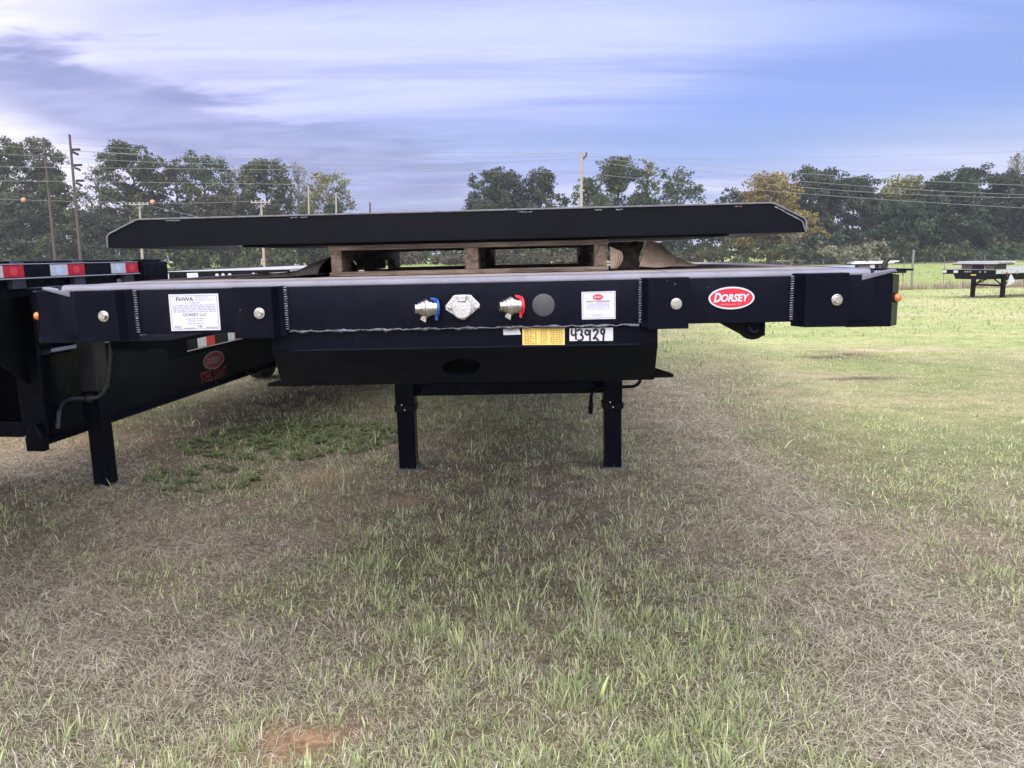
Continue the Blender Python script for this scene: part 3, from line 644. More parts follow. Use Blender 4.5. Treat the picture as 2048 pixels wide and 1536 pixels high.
def dashes(name, m, parent, bx, rows, y, seed=1, word=(.03, .10), cols=None):
    """blurred lines of small print: rows of (u0,u1,v_center,height) in decal units"""
    q = random.Random(seed); x0, x1, z0, z1 = bx; W, Hh = x1 - x0, z1 - z0; k = MB()
    for u0, u1, v, hgt in rows:
        u = u0
        while u < u1:
            w_ = min(q.uniform(*word), u1 - u); a_, b_ = x0 + W * u, x0 + W * (u + w_); c_, d_ = z0 + Hh * (v - hgt / 2), z0 + Hh * (v + hgt / 2)
            k.add([(a_, y, c_), (b_, y, c_), (b_, y, d_), (a_, y, d_)], [(0, 1, 2, 3)]); u += w_ + q.uniform(.012, .03)
    o_ = k.build(name, m, parent); o_['kind'] = 'stuff'; return o_
def T(s, m, parent, bx, u0, u1, v0, v1, y, shear=0, bold=0, name='lettering'):
    x0, x1, z0, z1 = bx; return text_part(name, s, m, parent, x0 + (x1 - x0) * u0, x0 + (x1 - x0) * u1, z0 + (z1 - z0) * v0, z0 + (z1 - z0) * v1, y, shear, bold)
D0, D1, D2 = -.0012, -.0018, -.0024
dc, bx = quad_decal('inspection_decal', white_v, ((336.5, 589), (436, 587), (441.5, 660), (343, 662)), D0, 'white inspection decal printed FHWA')
frame_lines('border', ink, dc, bx, .0045, .0008, D1)
T('FHWA', ink, dc, bx, .15, .50, .81, .92, D1, bold=.012); T('PERIODIC', inkg, dc, bx, .54, .80, .885, .93, D1); T('INSPECTION', inkg, dc, bx, .54, .89, .82, .865, D1)
dashes('small_print', inkg, dc, bx, [(.40, .62, .765, .03)] + [(.07, .93, v, .026) for v in (.70, .655, .61, .565, .52)] + [(.32, .68, .325, .03), (.36, .66, .265, .03), (.35, .68, .19, .03)], D1, 3)
T('DORSEY LLC', ink, dc, bx, .27, .74, .395, .475, D1); T('MO.', ink, dc, bx, .07, .23, .065, .135, D1); T('YR.', ink, dc, bx, .53, .65, .075, .145, D1)
dashes('rule', ink, dc, bx, [(.26, .50, .07, .012), (.70, .94, .08, .012)], D1, 5, (.5, .6))
dc, bx = quad_decal('quality_decal', white_v, ((1163, 584), (1231, 582), (1231, 637.5), (1164, 639)), D0, 'small white quality assurance decal')
frame_lines('border', ink, dc, bx, .0032, .0009, D1)
def oval(name, m, parent, cx, cz, rx, rz_, y, n=48, tilt=0.0):
    return MB().add([(cx + rx * math.cos(k * 2 * math.pi / n), y, cz + rz_ * math.sin(k * 2 * math.pi / n) + tilt * rx * math.cos(k * 2 * math.pi / n)) for k in range(n)], [tuple(range(n))]).build(name, m, parent)
ccx = (bx[0] + bx[1]) / 2 - .002; ccz = bx[2] + (bx[3] - bx[2]) * .80
oval('small_oval', red_v, dc, ccx, ccz, .0155, .0085, D1); text_part('lettering', 'DORSEY', white_v, dc, ccx - .0115, ccx + .0115, ccz - .0028, ccz + .0032, D2, .2, .01)
T('QUALITY ASSURANCE', ink, dc, bx, .13, .83, .605, .675, D1, bold=.02); T('DORSEY TRAILER LLC', inkg, dc, bx, .17, .82, .33, .385, D1)
dashes('small_print', inkg, dc, bx, [(.20, .79, .56, .035), (.15, .82, .505, .035), (.13, .83, .44, .035), (.31, .65, .125, .03)], D1, 8); dashes('rule', inkg, dc, bx, [(.12, .85, .17, .01)], D1, 2, (.9, 1))
# maker's oval
c_ = F1.front(1463, 596, D0); rx = F1.front(1509, 596, D0)[0] - c_[0]; rz_ = c_[1] - F1.front(1463, 618.5, D0)[1]
lg = oval('logo_decal', white_v, TR, c_[0], c_[1], rx, rz_, D0); lg['label'] = 'red oval decal with white border reading DORSEY'
oval('logo_red', red_v, lg, c_[0], c_[1], rx * .925, rz_ * .855, D1)
text_part('lettering', 'D', white_v, lg, c_[0] - rx * .77, c_[0] - rx * .44, c_[1] - rz_ * .36, c_[1] + rz_ * .48, D2, .22, .035)
text_part('lettering', 'ORSEY', white_v, lg, c_[0] - rx * .46, c_[0] + rx * .78, c_[1] - rz_ * .33, c_[1] + rz_ * .36, D2, .22, .035)
text_part('lettering', 'ESTABLISHED 1911', mat('pale_pink_print', (.72, .35, .42), .5), lg, c_[0] - rx * .46, c_[0] + rx * .42, c_[1] - rz_ * .62, c_[1] - rz_ * .50, D2)
# yellow load table, number tag, blank sticker on the apron
A0, A1, A2 = AY0 - .0012, AY0 - .0018, AY0 - .0024
dc, bx = quad_decal('specification_decal', yellow_v, ((1044.5, 656.5), (1129.5, 656), (1129.5, 689.5), (1045, 690)), A0, 'yellow decal with rows of small print')
rows = []
for j in range(9):
    v = .93 - j * .104; rows += [(.05, .22 + .03 * (j % 3), v, .055), (.30, .335, v, .055), (.43, .59, v, .055), (.66, .95, v, .055)]
rows[1] = (.26, .40, .93, .055)
dashes('small_print', mat('brown_print', (.30, .21, .06), .6), dc, bx, rows, A1, 4, (.025, .05))
dc, bx = quad_decal('number_tag', white_v, ((1139, 657), (1226, 655), (1226, 681.5), (1139, 682)), A0, 'white tag with the handwritten number 43929')
def stroke(k, pts, w_, y):
    pts = [Vector((p[0], p[1])) for p in pts]; L_ = []
    for i_, p in enumerate(pts):
        d_ = (pts[min(i_ + 1, len(pts) - 1)] - pts[max(i_ - 1, 0)]).normalized(); n_ = Vector((-d_.y, d_.x)) * w_; L_.append((p + n_, p - n_))
    k.add([(q.x, y, q.y) for ab in L_ for q in ab], [(2 * i_, 2 * i_ + 1, 2 * i_ + 3, 2 * i_ + 2) for i_ in range(len(pts) - 1)])
    for p in (pts[0], pts[-1]): k.add([(p.x + w_ * math.cos(a_ * .785), y - .00002, p.y + w_ * math.sin(a_ * .785)) for a_ in range(8)], [tuple(range(8))])
def arc(cx, cy, rx_, ry_, a0, a1, n_=10): return [(cx + rx_ * math.cos(R(a0 + (a1 - a0) * i_ / n_)), cy + ry_ * math.sin(R(a0 + (a1 - a0) * i_ / n_))) for i_ in range(n_ + 1)]
DIG = [[[(.055, .90), (.045, .55), (.07, .46), (.155, .52)], [(.145, .95), (.14, .5), (.15, .16)]],
       [arc(.235, .70, .055, .20, 150, -75) + arc(.235, .28, .075, .23, 75, -120)],
       [arc(.405, .66, .045, .18, 20, 380, 14), [(.475, .80), (.470, .45), (.47, .05)]],
       [arc(.60, .70, .05, .17, 160, -30) + [(.60, .42), (.555, .12)] + arc(.585, .16, .03, .10, 200, 20) + [(.66, .06)]],
       [arc(.765, .70, .04, .19, 30, 390, 14), [(.80, .85), (.785, .45), (.775, .06)]]]
k = MB(); W_, H_ = bx[1] - bx[0], bx[3] - bx[2]; yy = A1
for dg_ in DIG:
    for s_ in dg_:
        yy -= .00006; stroke(k, [(bx[0] + W_ * p[0], bx[2] + H_ * p[1]) for p in s_], .0030, yy)
k.build('handwritten_number', inkb, dc)
quad_decal('blank_sticker', white_v, ((1006.5, 658), (1038, 656.5), (1042, 669), (1007, 670)), A0)

# paint chips on the face
k = MB()
for px, py, s_ in ((246, 632, .003), (1600, 602, .003), (1417, 575, .0018), (1350, 568, .0022), (1254, 722, .004), (1403, 648, .004), (565, 624, .0018), (1255, 716, .002), (480, 620, .002), (1334, 562, .0015)):
    yq = (-.0015 if py < 690 else .03); 
    if 460 < px < 541 or 1297 < px < 1380: yq = -.0545
    if py > 690: continue
    a_, b_ = F1.front(px, py, yq); k.add([(a_ + s_ * rnd.uniform(.4, 1) * math.cos(j * 1.05), yq, b_ + .6 * s_ * rnd.uniform(.4, 1) * math.sin(j * 1.05)) for j in range(6)], [tuple(range(6))])
k.build('paint_chips', mat('bare_chip', (.45, .45, .5), .5), TR)['kind'] = 'stuff'

# marker lights
for px, py, xl, dv in ((77, 632, XL, (-.75, -.65, 0)), (1790, 595, XR, (.75, -.65, 0))):
    z_ = F1.front(px, py, .03)[1]; xx = xl - (.019 if xl > 0 else -.028)
    mk = MB().lathe([(.0155, 0), (.0155, .004), (.012, .005)], (xx, .0315, z_), dv, 20).build('marker_light', rubber, TR, smooth=True)
    MB().lathe([(.0125, .004), (.0125, .010), (.010, .015), (.006, .018), (.001, .019)], (xx, .0315, z_), dv, 20).build('lens', amber, mk, smooth=True)

# ---------------------------------------------------------------- deck and frame
ys = list(np.linspace(.056, 5.0, 12)) + list(np.linspace(5.7, 12.6, 10)); ZD = ZT + .0155
xseam = (-1.20, F1.front(592, 556, .10)[0] - .02, F1.front(1322, 547, .14)[0] + .02, 1.175)
for i_ in range(3):
    a_, b_ = xseam[i_] + .005, xseam[i_ + 1] - .005; m = MB(); vs_ = []
    for yv in ys:
        z_ = ZD - deck_drop(yv); vs_ += [(a_, yv, z_ - .03), (b_, yv, z_ - .03), (b_, yv, z_), (a_, yv, z_)]
    fs_ = [(4 * j + q, 4 * j + (q + 1) % 4, 4 * j + 4 + (q + 1) % 4, 4 * j + 4 + q) for j in range(len(ys) - 1) for q in range(4)] + [(0, 3, 2, 1), (4 * len(ys) - 4, 4 * len(ys) - 3, 4 * len(ys) - 2, 4 * len(ys) - 1)]
    m.add(vs_, fs_).build('deck_panel', dusty, TR)
def long_beam(name, m_, x0, x1, zt0, zb0, y0=.08, y1=12.6):
    m = MB(); vs_ = []; yv_ = [v for v in [y0] + ys + [y1] if y0 <= v <= y1]; yv_ = sorted(set(yv_))
    for yv in yv_:
        dd = deck_drop(yv); vs_ += [(x0, yv, zb0 - dd), (x1, yv, zb0 - dd), (x1, yv, zt0 - dd), (x0, yv, zt0 - dd)]
    L_ = len(yv_); fs_ = [(4 * j + q, 4 * j + (q + 1) % 4, 4 * j + 4 + (q + 1) % 4, 4 * j + 4 + q) for j in range(L_ - 1) for q in range(4)] + [(0, 3, 2, 1), (4 * L_ - 4, 4 * L_ - 3, 4 * L_ - 2, 4 * L_ - 1)]
    return m.add(vs_, fs_).build(name, m_, TR)
long_beam('side_rail', black, xseam[0] - .075, xseam[0] - .002, ZD - .002, ZB + .02, .14); long_beam('side_rail', black, xseam[3] + .002, xseam[3] + .075, ZD - .002, ZB + .02, .14)
for sx in (-.52, .50):
    long_beam('main_beam', black2, sx - .07, sx + .07, ZD - .035, ZD - .05, 1.31); long_beam('main_beam', black2, sx - .006, sx + .006, ZD - .0505, 1.20, 1.31); long_beam('main_beam', black2, sx - .07, sx + .07, 1.1995, 1.185, 1.31)
for j in range(14):
    yv = 1.6 + j * .78; z_ = ZD - .035 - deck_drop(yv); box('cross_member', black2, TR, -1.19, -.6, yv, yv + .05, z_ - .10, z_ - .001, 0); box('cross_member', black2, TR, .58, 1.165, yv, yv + .05, z_ - .10, z_ - .001, 0)
# winch under the right wing
a0 = F1.front(1432, 652, .10); a1 = F1.front(1530, 650, .10); c_ = F1.front(1505, 655, .10); zb_ = F1.front(1505, 679, .10)[1]; rr_ = c_[1] - zb_
wpl = [(a0[0], ZB + .01), (a0[0] - .002, ZB - .002)] + [(c_[0] + rr_ * 1.15 * math.cos(R(q)), c_[1] + rr_ * math.sin(R(q))) for q in range(215, 316, 10)] + [(a1[0], c_[1] - rr_ * .7), (a1[0], ZB + .01)]
wn = MB().prism(wpl, .095, .107).build('strap_winch', black2, TR, bevel=.002)
MB().lathe([(rr_ * .80, 0), (rr_ * .80, .012), (rr_ * .62, .012), (rr_ * .60, .003), (.002, .002)], (c_[0] + .004, .0955, c_[1] + .003), (0, -1, 0), 28).build('winch_drum', black, wn, smooth=True)
for q in range(5): 
    a_ = R(190 + q * 30); MB().lathe([(.0028, 0), (.0028, .004), (.001, .005)], (c_[0] + .004 + rr_ * .42 * math.cos(a_), .092, c_[1] + .003 + rr_ * .42 * math.sin(a_)), (0, -1, 0), 8).build('rivet', edgesteel, wn)
# rubber flap standing at the right deck corner
pts = [F1.front(px, py, .10) for px, py in ((1766, 541), (1767, 534), (1770, 526), (1777, 517))]
MB().tube([(p[0], .10, p[1]) for p in pts], [.0075, .0078, .0078, .007], 8).build('strap_end', rubber, TR, smooth=True)

# ---------------------------------------------------------------- landing gear
YL = 3.28
def leg(xc, px0, px1, ycol, yfoot):
    x0, _ = F1.front(px0, 800, YL); x1, _ = F1.front(px1, 800, YL); zc = F1.front(px0, ycol, YL)[1]; w_ = (x1 - x0)
    wpt = F1.world((x0 + x1) / 2, YL, 0); gzv = float(gz(wpt[0], wpt[1]) + bumps(wpt[0], wpt[1]))
    o_ = box('landing_leg', black, TR, x0, x1, YL, YL + w_, zc, 1.30, .006)
    box('collar', black2, o_, x0 - .008, x1 + .008, YL - .008, YL + w_ + .008, zc - .045, zc - .0005, .003)
    box('inner_tube', black, o_, x0 + .006, x1 - .006, YL + .006, YL + w_ - .006, gzv + .0185, zc - .0455, .006)
    box('foot', mat('foot_steel', (.10, .10, .11), .4, noise=.4), o_, x0 - .022, x1 + .022, YL - .03, YL + w_ + .03, gzv - .03, gzv + .018, .008)
    for u_ in (.35, .5): MB().lathe([(.006, 0), (.006, .004), (.002, .005)], (x0 + w_ * u_, YL - (.008 if u_ > .4 else 0), zc + (-.03 if u_ > .4 else .004)), (0, -1, 0), 8).build('bolt', steel, o_)
    return x0, x1, zc
l0, l1, zcl = leg(-1, 790, 828, 812, 945); r0, r1, zcr = leg(1, 1207, 1245, 806, 928)
z1_ = F1.front(1000, 766, YL + .05)[1]; z0_ = F1.front(1000, 789, YL + .05)[1]
MB().prism([(YL + .045, z0_), (YL + .045, z1_), (YL + .055, z1_ + .004), (YL + .12, z1_ + .004), (YL + .12, z1_ - .006), (YL + .056, z1_ - .006), (YL + .056, z0_)], l1 + .001, r0 - .001, 'x').build('cross_brace', black, TR, bevel=.002)
for xa, s_ in ((l1, 1), (r0, -1)):
    MB().tube([(xa + s_ * .01, YL + .03, z0_ + .02), (xa + s_ * .30, YL + .03, 1.21)], .024, 4).build('diagonal_brace', black, TR)
    MB().tube([(xa + s_ * .01, YL + .06, z0_ + .03), (xa + s_ * .03, YL + 1.0, 1.22)], .024, 4).build('diagonal_brace', black, TR)
cp = [F1.front(px, py, YL - .03) for px, py in ((1281, 752), (1280, 762), (1275, 769), (1266, 773), (1240, 774), (1205, 776), (1193, 778), (1185, 784), (1182, 792), (1182, 804))]
ck = MB().tube([(p[0], YL - .03, p[1]) for p in cp], .0125, 10).build('crank_handle', black, TR, smooth=True)
p = cp[-1]; q = F1.front(1181, 827, YL - .03); MB().tube([(p[0], YL - .03, p[1]), (q[0], YL - .03, q[1])], .0165, 10).build('grip', black2, ck, smooth=True)
# rear axles and wheels
for yv in (10.1, 11.4):
    wp = F1.world(0, yv, 0); g0 = float(gz(wp[0], wp[1])); zc = g0 + .50
    MB().tube([(-1.2, yv, zc), (1.2, yv, zc)], .06, 12).build('axle', black2, TR, smooth=True)
    box('axle_hanger', black2, TR, -.55, -.45, yv - .1, yv + .1, zc, 1.20, 0); box('axle_hanger', black2, TR, .45, .55, yv - .1, yv + .1, zc, 1.20, 0)
    for xx in (-1.14, -.82, .82, 1.14):
        w_ = MB().lathe([(.30, -.13), (.44, -.13), (.49, -.10), (.50, -.04), (.50, .04), (.49, .10), (.44, .13), (.30, .13)], (xx, yv, zc), (1, 0, 0), 28).build('wheel', tyrem, TR, smooth=True)
        MB().lathe([(.29, -.10), (.29, -.02), (.10, -.02), (.10, .10), (.0, .10)], (xx, yv, zc), (1 if xx > 0 else -1, 0, 0), 20).build('rim', steel, w_, smooth=True)

# ---------------------------------------------------------------- pallet on the deck
PYF = .42
pxl = F1.front(661, 545, PYF)[0]; pxr = F1.front(1217, 535, PYF)[0]; pz0 = ZD + .0012
pwo = F1.world((pxl + pxr) / 2, PYF, pz0)
PA = thing('wooden_pallet', 'weathered wooden pallet under the long black steel beam on the near deck', 'pallet', tuple(pwo), F1.rz)
hw = (pxr - pxl) / 2; zb1 = F1.front(930, 539, PYF)[1] - pz0; zt0 = F1.front(800, 498.5, PYF)[1] - pz0; zt1 = zt0 + .018
def stringer(x0, x1):
    m = MB(); z0, z1 = zb1 + .0005, zt0 - .0005
    m.prism([(0, z0), (.14, z0), (.14, z0 + .030), (.16, z0 + .038), (.36, z0 + .038), (.38, z0 + .03), (.38, z0), (.80, z0), (.80, z0 + .03), (.82, z0 + .038), (1.02, z0 + .038), (1.04, z0 + .03), (1.04, z0), (1.18, z0), (1.18, z1), (0, z1)], x0, x1, 'x')
    return m.build('stringer', pallety, PA, bevel=.002)
stringer(-hw + .004, -hw + .042); mxp = F1.front(943, 520, PYF)[0] - (pxl + pxr) / 2; stringer(mxp - .024, mxp + .024); stringer(hw - .05, hw - .006)
for yv, wv in ((.0, .10), (.54, .10), (1.08, .10)): 
    box('bottom_board', palletm, PA, -hw - rnd.uniform(0, .004), hw + rnd.uniform(0, .006), yv - .004, yv + wv, 0.0, zb1, .002)
for j in range(7): 
    y0 = j * .181; box('top_board', palletm, PA, -hw - rnd.uniform(0, .006), hw + rnd.uniform(0, .006), y0 - (.004 if j == 0 else 0), y0 + .09, zt0, zt1, .002)
# ---------------------------------------------------------------- long black steel beam lying on the pallet
BYF = .37
def bp(px, py): return F1.front(px, py, BYF)
oc = F1.world(0, BYF, 0); zbm = pz0 + zt1 + .001
BE = thing('steel_beam', 'long black steel beam with bevelled ends lying across the pallet', 'beam', (oc[0], oc[1], zbm), F1.rz)
corn = [bp(213, 496.5), bp(211.5, 473), bp(217, 466), bp(270, 438.5), bp(276, 437.2), bp(1541, 403.8), bp(1549, 405), bp(1609, 434), bp(1614.5, 441), bp(1614, 464)]
zlo = min(corn[0][1], corn[-1][1])
sh = zbm + .030 - (corn[0][1] + corn[-1][1]) / 2       # rest it on the plate below
cr = [(c_[0], c_[1] - zbm) for c_ in corn]
MB().prism(cr, .006, .016).build('front_plate', mat('satin_black_paint', (.0034, .0039, .009), .34, noise=.4, nscale=5, spec=.10, bump=.04, bscale=25), BE, bevel=.001)
def flange(pts, th, y0, y1, name, m_):
    inn = []
    for i_, p in enumerate(pts):
        a_ = Vector(pts[max(i_ - 1, 0)]); b_ = Vector(pts[min(i_ + 1, len(pts) - 1)]); d_ = (b_ - a_).normalized(); inn.append((p[0] + d_.y * th, p[1] - d_.x * th))
    n_ = len(pts); m = MB(); vs_ = [(p[0], yv, p[1]) for yv in (y0, y1) for p in list(pts) + inn]
    fs_ = []
    for i_ in range(n_ - 1):
        fs_ += [(i_, i_ + 1, n_ + i_ + 1, n_ + i_), (2 * n_ + i_, 2 * n_ + i_ + 1, 3 * n_ + i_ + 1, 3 * n_ + i_), (i_, i_ + 1, 2 * n_ + i_ + 1, 2 * n_ + i_), (n_ + i_, n_ + i_ + 1, 3 * n_ + i_ + 1, 3 * n_ + i_)]
    fs_ += [(0, n_, 3 * n_, 2 * n_), (n_ - 1, 2 * n_ - 1, 4 * n_ - 1, 3 * n_ - 1)]
    return m.add(vs_, fs_).build(name, m_, BE, bevel=.0012)
flange(cr, .0055, .0, 1.12, 'top_flange', mat('pale_edge_paint', (.15, .155, .18), .38, noise=.4, nscale=30))  # flange paint is paler than the front plate
box('underside_plate', black2, BE, cr[0][0] + .01, cr[-1][0] - .01, .0165, .30, min(cr[0][1], cr[-1][1]) + .0015, min(cr[0][1], cr[-1][1]) + .0055, 0) if False else None
a_ = F1.front(487, 502.5, BYF + .06); b_ = F1.front(1457, 475.5, BYF + .06)
lowz = (a_[1] + b_[1]) / 2 - zbm
box('lower_plate', black2, BE, a_[0], b_[0], .055, 1.08, 0.0005, min(cr[0][1], cr[-1][1]) + .004, .002)
for x_a in (-.9, -.3, .3, .9): box('rib', black2, BE, x_a, x_a + .01, .0165, 1.1, .03, cr[4][1] - .01, 0)
k = MB()
for (pa, pb) in (((1500, 408.5), (1612, 445)),):
    q0, q1 = bp(*pa), bp(*pb); pts = []
    for j in range(40):
        f = j / 39; px = 1552 + 62 * f; py = 409 + 33 * f if f < .9 else 438.7 + (f - .9) * 220; c_ = bp(px - 2, py + 3.5); pts.append((c_[0] + rnd.uniform(-.0007, .0007), .004, c_[1] - zbm + rnd.uniform(-.001, .001)))
    k.tube(pts, [.002 + rnd.uniform(0, .0016) for _ in pts], 6)
for px, py in ((330, 441), (345, 441), (580, 435), (600, 434.5), (1035, 424), (1050, 423.5), (1190, 420), (1232, 419), (1470, 413)):
    c_ = bp(px, py); k.tube([(c_[0] + j * .006, .0055, c_[1] - zbm + rnd.uniform(-.001, .001)) for j in range(5)], .0022, 6)
k.build('weld_bead', weldm, BE, smooth=True)
# ---------------------------------------------------------------- dark cloth left of the pallet, cardboard right of it
def sheet(name, fn, nu, nv, m_, label, cat, thick=.0025, smooth=True):
    V_ = np.array([fn(i_ / (nu - 1), j / (nv - 1)) for j in range(nv) for i_ in range(nu)]); org = V_.mean(0); org[2] = V_[:, 2].min()
    i0_ = (np.arange(nv - 1)[:, None] * nu + np.arange(nu - 1)[None]).ravel(); Q_ = np.stack([i0_, i0_ + 1, i0_ + nu + 1, i0_ + nu], 1)
    o_ = mesh_np(name, V_ - org, None, m_, quads=Q_, smooth=smooth); o_.location = org
    s_ = o_.modifiers.new('solid', 'SOLIDIFY'); s_.thickness = thick; s_.offset = 1
    return tag(o_, label, cat)
zdk = ZD + .002
CL = [(487, .003), (510, .010), (535, .007), (560, .016), (585, .011), (603, .028), (625, .052), (645, .070), (658, .078)]
def cl_fn(u, v):
    xs_ = [F1.front(p[0], 545, .5)[0] for p in CL]; zs_ = [p[1] for p in CL]; x_ = xs_[0] + (xs_[-1] - .004 - xs_[0]) * u
    h = float(np.interp(x_, xs_, zs_)); y_ = .40 + .55 * v
    w_ = math.sin(v * math.pi) ** .6; rip = .008 * (fbm(u * 9 + 3, v * 5, 3) - .35) * (1 - u * .3)
    z_ = zdk + max(0.0, h * (.10 + .9 * w_) + rip * 1.6 * (1 if 0 < v < 1 else .3))
    return F1.world(x_ + .01 * math.sin(v * 9 + u * 5), y_ + .03 * (float(fbm(u * 6, 2.2, 2)) - .5), z_)
sheet('ground_cloth', cl_fn, 46, 22, cloth, 'crumpled dark cloth heaped against the left side of the pallet', 'cloth')
ZC = F1.front(1300, 487, .6)[1] - zdk
def cb_fn(u, v):      # torn corrugated sheet hanging from under the beam and fanning out on the deck
    top = np.array(F1.front(1296, 481, .52)); top2 = np.array(F1.front(1322, 488, .62)); bl = np.array(F1.front(1277, 535, .46)); br = np.array(F1.front(1396, 530.5, .56))
    a_ = bl + (top - bl) * v; b_ = br + (top2 - br) * v; sag = -.016 * math.sin(math.pi * v) * u
    p = a_ + (b_ - a_) * u; y_ = .46 + .10 * u + .08 * v
    jag = .004 * (float(fbm(u * 14, v * 3 + 8, 2)) - .5) * (1 if v < .12 else .3)
    cor = .0048 * math.sin((v * 13 + u * 2.2) * 2 * math.pi * .9)
    return F1.world(p[0] + jag, y_ + cor, max(p[1] + sag + jag + cor * .5, zdk - .001))
sheet('cardboard_sheet', cb_fn, 26, 80, card, 'torn corrugated cardboard sheet fanned out right of the pallet', 'cardboard', .002)
def cb2_fn(u, v):
    tl = np.array(F1.front(1218, 493, .43)); tr_ = np.array(F1.front(1243, 503, .43)); bl = np.array(F1.front(1220, 537, .43)); br = np.array(F1.front(1232, 538, .43))
    bul = .014 * math.sin(math.pi * v); a_ = bl + (tl - bl) * v; b_ = br + (tr_ - br) * v; p = a_ + (b_ - a_) * u
    return F1.world(p[0] + bul * u + .002, .43 + .03 * u * u + .0022 * math.sin(u * 5 * 2 * math.pi), max(p[1], zdk + .001))
sheet('cardboard_flap', cb2_fn, 40, 16, card, 'small curled corrugated flap at the right corner of the pallet', 'cardboard', .002)
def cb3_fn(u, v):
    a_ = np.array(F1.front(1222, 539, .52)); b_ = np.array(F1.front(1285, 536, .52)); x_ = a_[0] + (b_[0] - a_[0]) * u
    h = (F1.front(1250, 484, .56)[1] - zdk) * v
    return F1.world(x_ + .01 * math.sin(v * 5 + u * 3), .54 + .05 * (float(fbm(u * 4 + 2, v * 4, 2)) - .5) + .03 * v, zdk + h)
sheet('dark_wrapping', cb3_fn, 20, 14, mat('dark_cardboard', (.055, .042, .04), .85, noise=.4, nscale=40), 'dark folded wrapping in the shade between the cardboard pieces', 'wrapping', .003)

# ------------------------------------------------------------------ drop deck trailer on the left
F2 = Frame(-3.535, 3.658, 7.0)
T2 = thing('drop_deck_trailer', 'black drop deck trailer on the left with red and white reflective tape', 'trailer', tuple(F2.T), F2.rz, 'black trailers parked side by side')
SX = 1.295
def s2(px, py, xl=SX): return F2.side(px, py, xl)
yE = s2(335, 520)[0]; yRub = s2(278, 545)[0]; zTop = s2(0, 524)[1]
zR1 = s2(150, 527)[1]; zR0 = s2(150, 551)[1]
Y0 = -2.4
MB().prism([(Y0, 1.44), (yE, 1.44 + .03), (yE, zTop), (Y0, zTop)], SX - .055, SX - .045, 'x').build('upper_side_rail', black, T2, bevel=.002)
box('upper_deck', black2, T2, -SX + .05, SX - .056, Y0, yE, zTop - .05, zTop - .012, 0)
box('rail_lip', edgesteel, T2, SX - .075, SX - .02, Y0, yE - .004, zTop + .0005, zTop + .006, .001)  # paler strip stands in for light caught on the top flange
box('rub_rail', black, T2, SX - .012, SX, Y0, yRub, zR0, zR1, .001)
box('rub_rail_lip', silver, T2, SX - .012, SX + .001, Y0, yRub + .01, zR0 - .006, zR0 - .0005, .001)  # bright metal strips paint the light line along the rail lips
box('rub_rail_lip', silver, T2, SX - .012, SX + .0005, Y0, yRub, zR1 + .0005, zR1 + .004, .001)
for j in range(7):
    yv = yRub - .06 - j * .42; box('stake_pocket', edgesteel, T2, SX - .044, SX - .013, yv - .05, yv + .03, zR0 - .05, zR1 + .02, .002)
box('end_post', black, T2, SX - .05, SX - .004, yRub + .06, yE, 1.47, zTop - .012, .003)
box('bright_plate', silver, T2, SX - .044, SX - .04, s2(248, 560)[0], s2(264, 560)[0], s2(255, 568)[1], s2(255, 557)[1], 0)
def tape(px0, px1, m_, m2):
    a_, b_ = s2(px0, 540)[0], s2(px1, 540)[0]; y = SX + .0012
    o_ = MB().add([(y, a_, zR0 + .003), (y, b_, zR0 + .003), (y, b_, zR1 - .003), (y, a_, zR1 - .003)], [(0, 1, 2, 3)]).build('reflective_tape', m_, T2)
    cy, cz, r_ = (a_ + b_) / 2, (zR0 + zR1) / 2, (zR1 - zR0) * .33
    MB().add([(y + .0006, cy + r_ * 1.25 * math.cos(k * .2618), cz + r_ * math.sin(k * .2618)) for k in range(24)], [tuple(range(24))]).build('printed_roundel', m2, o_)
for a_, b_, w_ in ((-42, 5, 1), (5, 47, 0), (100, 135, 1), (135, 169, 0), (222, 251, 1), (251, 276, 0)): tape(a_, b_, tape_w if w_ else tape_r, tape_w2 if w_ else tape_r2)
# gooseneck and drop
BXI = .275
for sg in (-1, 1):
    x_ = sg * BXI
    MB().prism([(Y0, 1.20), (yE - .35, 1.10), (yE + .05, .80), (yE + .05, 1.43), (Y0, 1.43)], x_ - .01, x_ + .01, 'x').build('gooseneck_beam', black2, T2)
    zbot = .45; yb0, yb1 = s2(105, 887, BXI + .08)[0], 10.5
    MB().box(x_ - .008, x_ + .008, yb0, yb1, zbot + .02, 1.02).build('main_beam_web', black, T2)
    box('bottom_flange', black, T2, x_ - .08, x_ + .08, yb0 - .02, yb1, zbot, zbot + .0195, .004); box('top_flange', black, T2, x_ - .08, x_ + .08, yb0, yb1, 1.0205, 1.04, .003)
    yp = s2(72, 760, BXI + .08)[0]
    box('drop_post', black, T2, x_ - .085, x_ + .085, yb0 - .045, yb0 - .021, zbot + .06, 1.43, .004)
    MB().prism([(x_ + .01, zbot - .03), (x_ + .095, zbot - .03), (x_ + .095, zbot + .06), (x_ + .05, zbot + .15), (x_ + .015, zbot + .15), (x_ - .03, zbot + .06), (x_ - .03, zbot - .03)], yb0 - .10, yb0 - .046).build('gusset', black, T2, bevel=.006)
box('drop_cross_member', black, T2, -BXI, BXI - .09, yb0 - .04, yb0 - .022, .50, .60, .003)
box('drop_cross_member', greyp, T2, -BXI, BXI - .09, yb0 - .04, yb0 - .022, 1.02, 1.16, .004)
box('drop_panel', matte, T2, -BXI, BXI - .09, yb0 + .3, yb0 + .31, .45, 1.42, 0)
